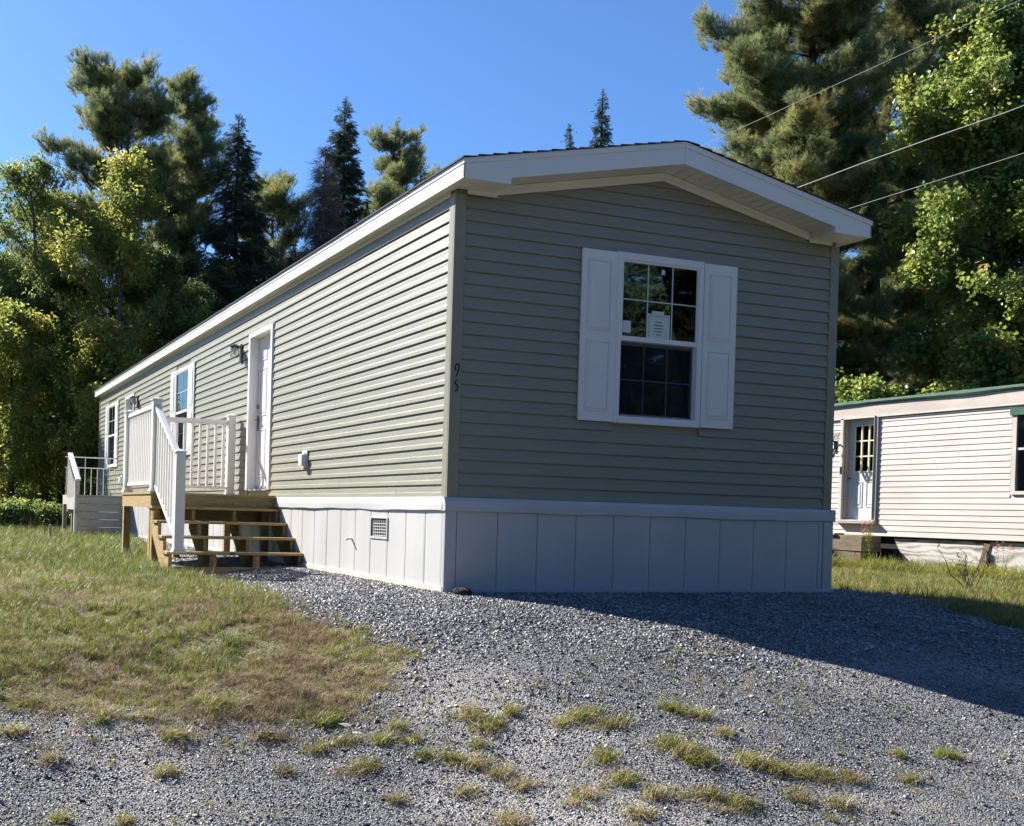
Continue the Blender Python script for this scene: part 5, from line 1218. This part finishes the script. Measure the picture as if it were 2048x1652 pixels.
# ---- tufts on the drive: each a plant of its own
TUFTS = [(-1.33, -2.84, 0.111, 0.6, 'green tuft left of centre on the drive'),
    (-1.31, -2.99, 0.093, 0.8, 'bright green tuft just below the left of centre one'),
    (-1.14, -2.94, 0.058, 0.6, 'small tuft right of the left of centre one'),
    (-0.97, -3.15, 0.061, 0.8, 'small green tuft at the left end of the central row'),
    (-0.83, -3.14, 0.109, 0.7, 'broad tuft in the central row'),
    (-0.74, -3.26, 0.102, 0.6, 'tuft at the right end of the central row'),
    (-0.38, -3.25, 0.078, 0.7, 'green tuft in the upper row, right of centre'),
    (-0.3, -3.35, 0.093, 0.75, 'green tuft at the right end of the upper row'),
    (-2.0, -2.48, 0.124, 0.85, 'green tuft at the brown grass edge'),
    (-1.71, -2.73, 0.068, 0.6, 'small tuft left of the drive centre'),
    (-2.17, -2.79, 0.086, 0.6, 'mixed tuft low left, leftmost of its row'),
    (-1.99, -2.78, 0.103, 0.55, 'brownish tuft in the low left row'),
    (-1.83, -2.84, 0.077, 0.7, 'green tuft in the low left row'),
    (-1.69, -2.9, 0.056, 0.7, 'small green tuft at the right end of the low left row'),
    (-1.43, -3.1, 0.045, 0.7, 'tiny green tuft below the left of centre pair'),
    (-1.72, -3.09, 0.03, 0.8, 'tiny bright tuft left of the lower central patch'),
    (-2.05, -3.07, 0.121, 0.5, 'brown green tuft near the lower left'),
    (-1.61, -3.17, 0.074, 0.75, 'green tuft at the left end of the lower central patch'),
    (-1.53, -3.26, 0.102, 0.5, 'mixed tuft in the lower central patch'),
    (-1.47, -3.4, 0.081, 0.35, 'browned tuft in the lower central patch'),
    (-1.44, -3.54, 0.079, 0.2, 'dry tan tuft below the lower central patch'),
    (-1.7, -3.47, 0.069, 0.3, 'dry tuft near the lower centre'),
    (-0.99, -3.53, 0.076, 0.75, 'green tuft in the middle of the drive'),
    (-0.67, -3.57, 0.092, 0.65, 'tuft at the top of the right of centre patch'),
    (-0.63, -3.68, 0.105, 0.6, 'large tuft in the right of centre patch'),
    (-0.63, -3.77, 0.079, 0.6, 'tuft at the bottom of the right of centre patch'),
    (-1.27, -3.78, 0.107, 0.3, 'dry brown tuft near the bottom centre'),
    (-1.03, -3.74, 0.101, 0.45, 'mixed tuft above the dry brown one'),
    (-1.0, -3.91, 0.075, 0.25, 'dry tuft right of the bottom centre'),
    (-0.39, -3.83, 0.094, 0.6, 'tuft at the left end of the long right patch'),
    (-0.3, -3.91, 0.112, 0.55, 'tuft in the middle of the long right patch'),
    (-0.15, -3.96, 0.107, 0.6, 'dense tuft in the long right patch'),
    (-0.02, -4.03, 0.074, 0.45, 'tuft at the right end of the long right patch'),
    (-0.83, -4.0, 0.106, 0.55, 'tuft at the left of the bottom right patch'),
    (-0.72, -4.1, 0.1, 0.5, 'tuft at the right of the bottom right patch'),
    (-0.4, -4.14, 0.075, 0.55, 'small tuft below the long right patch'),
    (0.81, -3.87, 0.081, 0.7, 'lone green tuft on the far right gravel'),
    (0.53, -3.84, 0.04, 0.7, 'tiny tuft left of the lone far right one'),
    (0.27, -4.11, 0.06, 0.5, 'small tuft low on the right gravel'),
    (-2.42, -3.01, 0.053, 0.5, 'small tuft in the lower left gravel'),
    (-2.97, -2.88, 0.062, 0.3, 'dry tuft in the far lower left gravel'),
    (-3.65, -2.38, 0.079, 0.7, 'green tuft at the left picture edge'),
    (-2.57, -2.23, 0.136, 0.8, 'large pale green tuft at the lawn corner'),
    (-2.41, -2.21, 0.099, 0.5, 'tuft right of the large pale green one'),
    (-3.19, -2.27, 0.146, 0.5, 'wide mixed tuft below the left lawn'),
    (-2.93, -2.32, 0.131, 0.45, 'mixed tuft below the left lawn, right of the wide one'),
    (-1.16, -4.02, 0.086, 0.2, 'dry tuft at the bottom edge, centre'),
    (-1.64, -3.77, 0.087, 0.2, 'dry tuft at the bottom edge, left of centre'),
    (-3.5, -3.27, 0.042, 0.7, 'small green tuft at the bottom left corner'),
    (-0.28, -4.24, 0.057, 0.5, 'small tuft near the bottom right'),
    (-2.36, -2.6, 0.104, 0.4, 'brown green tuft below the lawn edge'),
    (-2.85, -2.55, 0.086, 0.5, 'tuft below the mixed ones, far left'),
    (-3.24, -3.31, 0.03, 0.5, 'tiny tuft at the bottom edge, left'),
    (-3.49, -2.72, 0.047, 0.3, 'dry wisp in the left gravel'),
    (-2.02, -3.4, 0.032, 0.5, 'tiny tuft low left of centre'),
    (-0.31, -3.57, 0.05, 0.6, 'small tuft right of the upper row')]
tcount = 0
for (x, y, r_, g_, lb) in TUFTS:
    rs = np.random.RandomState(300+tcount); n = int(3100*r_*r_+14); a = rs.rand(n)*6.283; q = rs.rand(n)**.62*r_*(.72+.42*np.sin(2*a+x*9)*np.sin(5*a+y*7)+.25*rs.rand(n))
    X = x+q*np.cos(a)*1.25; Y = y+q*np.sin(a)*.8; e = q/r_
    X2 = X
    isdry = rs.rand(n) < np.clip((1-g_)+.45*(e-.5), .03, .97); idx = np.where(isdry, 4+rs.randint(0, 4, n), rs.randint(0, 4, n))
    P = np.stack([X-x, Y-y, terrain(X, Y)+.004-tz(x, y)], 1)
    o = scatter('grass_tuft', 'tuftblades', P, np.stack([rs.normal(size=n)*.25, rs.normal(size=n)*.25, rs.rand(n)*6.28], 1), (.40+.75*rs.rand(n)**1.5)*(1.25-.5*e), idx, kind='thing', label=lb, category='grass tuft', group='grass tufts on the gravel drive')
    o.location = (x, y, tz(x, y)); tcount += 1
# single blades and wisps between the tufts
rs = np.random.RandomState(612); n = 5200
X = rs.uniform(-3.8, 1.2, n); Y = rs.uniform(-4.6, -2.2, n)
k = (rs.rand(n) < .10+.9*np.clip(np.sin(2.3*X+1.7*Y)*np.sin(3.7*Y-1.3*X+1)+.1, 0, 1)**1.2*.42) | ((rs.rand(n) < .5) & (Y > -2.75) & (X < -1.5))
X, Y = X[k], Y[k]; n = len(X)
scatter('sparse_weeds', 'tuftblades', np.stack([X, Y, terrain(X, Y)+.006], 1), np.stack([rs.normal(size=n)*.35, rs.normal(size=n)*.35, rs.rand(n)*6.28], 1), .22+.55*rs.rand(n)**1.6, rs.randint(0, 8, n), kind='stuff', label='single blades and wisps of grass scattered in the gravel', category='grass')
# ---- daylilies and weeds along the neighbour's skirting
rs = np.random.RandomState(55); n = 800
Y = rs.uniform(1.5, 8.1, n); X = 13.15-rs.rand(n)*1.1-(8-Y)*.03
scatter('daylily_bed', 'lily', np.stack([X, Y, terrain(X, Y)], 1), np.stack([rs.normal(size=n)*.15, rs.normal(size=n)*.15, rs.rand(n)*6.28], 1), .40+.38*rs.rand(n), np.where(rs.rand(n) < .08, 4, rs.randint(0, 4, n)), kind='stuff', label='yellow green daylily blades along the plywood skirting', category='flower bed')
def weed(x, y, h, mat, label, seed):
    rs = np.random.RandomState(seed); z0 = tz(x, y); t = Thing('tall_weed', label, 'weed', (x, y, z0), 'weeds by the old home')
    s_ = MB()
    tips = []
    for k in range(4):
        p = [Vector((x+rs.normal()*.05, y+rs.normal()*.05, z0))]
        for j in range(4): p.append(p[-1]+Vector((rs.normal()*.02, rs.normal()*.02, h/4*(.8+.3*rs.rand()))))
        s_.tube(p, [.006, .005, .004, .003, .002], 4)
        for j in range(10):
            q = p[1].lerp(p[4], rs.rand()); a = rs.rand()*6.28; d = Vector((math.cos(a), math.sin(a), .3)); e_ = Vector((-d.y, d.x, 0))*.012
            s_.add([q, q+d*.05+e_, q+d*.11, q+d*.05-e_], [(0, 1, 2, 3)])
        tips.append(p[4])
    t.part('stems', s_, M['grasslush'])
    f = MB()
    for q in tips:
        for j in range(26):
            c = q+Vector((rs.normal()*.03, rs.normal()*.03, rs.normal()*.04)); d = [Vector(rs.normal(size=3))*.012 for _ in range(3)]; f.add([c+d[0], c+d[1], c+d[2]], [(0, 1, 2)])
    t.part('blossoms', f, mat, kind='stuff')
weed(12.75, 7.35, .72, M['goldenrod'], 'clump of yellow goldenrod beside the timber steps', 1)
weed(12.6, 7.0, .95, M['pinkflower'], 'tall weed with dull pink heads in front of the plywood', 2)
weed(12.5, 8.5, .85, M['goldenrod'] if False else M['grasslush'], 'tall green weed in front of the timber steps', 3)
weed(12.7, 4.7, .55, M['pinkflower'], 'low pinkish weed near the right picture edge', 4)
weed(12.55, 9.2, .6, M['grasslush'], 'green weed against the far timber step', 5)
# broad leaved weed in the left grass
for i, (x, y, s_, lb) in enumerate(((-1.95, 3.15, .16, 'bright broad leaved weed left of the porch newel'), (-1.72, 2.95, .12, 'smaller broad leaved weed nearer the porch steps'))):
    rs = np.random.RandomState(400+i); mb = MB(); z0 = tz(x, y)
    for k in range(11):
        a = rs.rand()*6.28; d = Vector((math.cos(a), math.sin(a), .5+.5*rs.rand())).normalized(); e_ = Vector((-d.y, d.x, 0)).normalized(); l_ = s_*(.6+.5*rs.rand()); p = Vector((x, y, z0))
        mb.add([p, p+d*l_*.4+e_*l_*.22, p+d*l_*.8+e_*l_*.16, p+d*l_-Vector((0, 0, l_*.15)), p+d*l_*.8-e_*l_*.16, p+d*l_*.4-e_*l_*.22], [(0,1,2,3), (0,3,4,5)])
    ground_thing('broadleaf_weed', mb, M['grasslush'], lb, 'weed')

# ---- loose stones
def stones(name, label, n, xr, yr, smin, smax, seed, dist_ref, mask=None, sink=.25):
    X, Y, rs = sample(n, xr, yr, seed); d = np.hypot(X-EYE.x, Y-EYE.y)
    keep = (rs.rand(n) < np.clip((dist_ref/d)**1.6, 0, 1)) & is_gravel(X, Y) & ~((X > -.055) & (X < W+.055) & (Y > -.055) & (Y < L+.05))
    if mask is not None: keep &= rs.rand(n) < mask(X, Y)
    X, Y = X[keep], Y[keep]; m_ = len(X); s_ = (smin+(smax-smin)*rs.rand(m_)**2.2)/2
    P = np.stack([X, Y, terrain(X, Y)+.006+s_*(.35-sink)], 1)
    scatter(name, 'stones', P, rs.rand(m_, 3)*[.9, .9, 6.28]-[.45, .45, 0], s_, rs.randint(0, 12, m_), kind='stuff', label=label, category='gravel')
pad = lambda X, Y: np.clip(np.maximum(sst(-2.9, -1.6, Y+.10*X+.25*np.sin(2.2*X)), .0)+.05, 0, 1)
stones('coarse_gravel', 'coarse blue grey crushed stone around the new home', 330000, (-2.2, 6), (-3.4, 7.5), .015, .040, 501, 9.5, pad)
dust = lambda X, Y: np.clip(1.12+.55*np.sin(1.9*X+4.7*Y+1.3*np.sin(2.7*X))*np.sin(1.1*X-2.9*Y+.7), .62, 1)-.85*np.clip(np.exp(-((X-.35)/.55)**2-((Y+4.35)/.28)**2)+.6*np.exp(-((X+.9)/.8)**2-((Y+4.05)/.22)**2)+.5*np.exp(-((X+.1)/.5)**2-((Y+3.55)/.15)**2), 0, 1)
stones('fine_gravel', 'fine grey gravel of the drive', 480000, (-6, 6), (-5.6, -.6), .007, .021, 502, 6.0, dust)
stones('scattered_stones', 'larger stones scattered over the fine gravel', 4500, (-6, 6), (-5.6, -1.5), .016, .036, 503, 9, None, .0)
stones('apron_gravel', 'crushed stone strip under the porch and along the side', 60000, (-2, 0), (6, 14), .02, .045, 504, 11, None)
print('crown points', cnt, 'tufts', tcount)
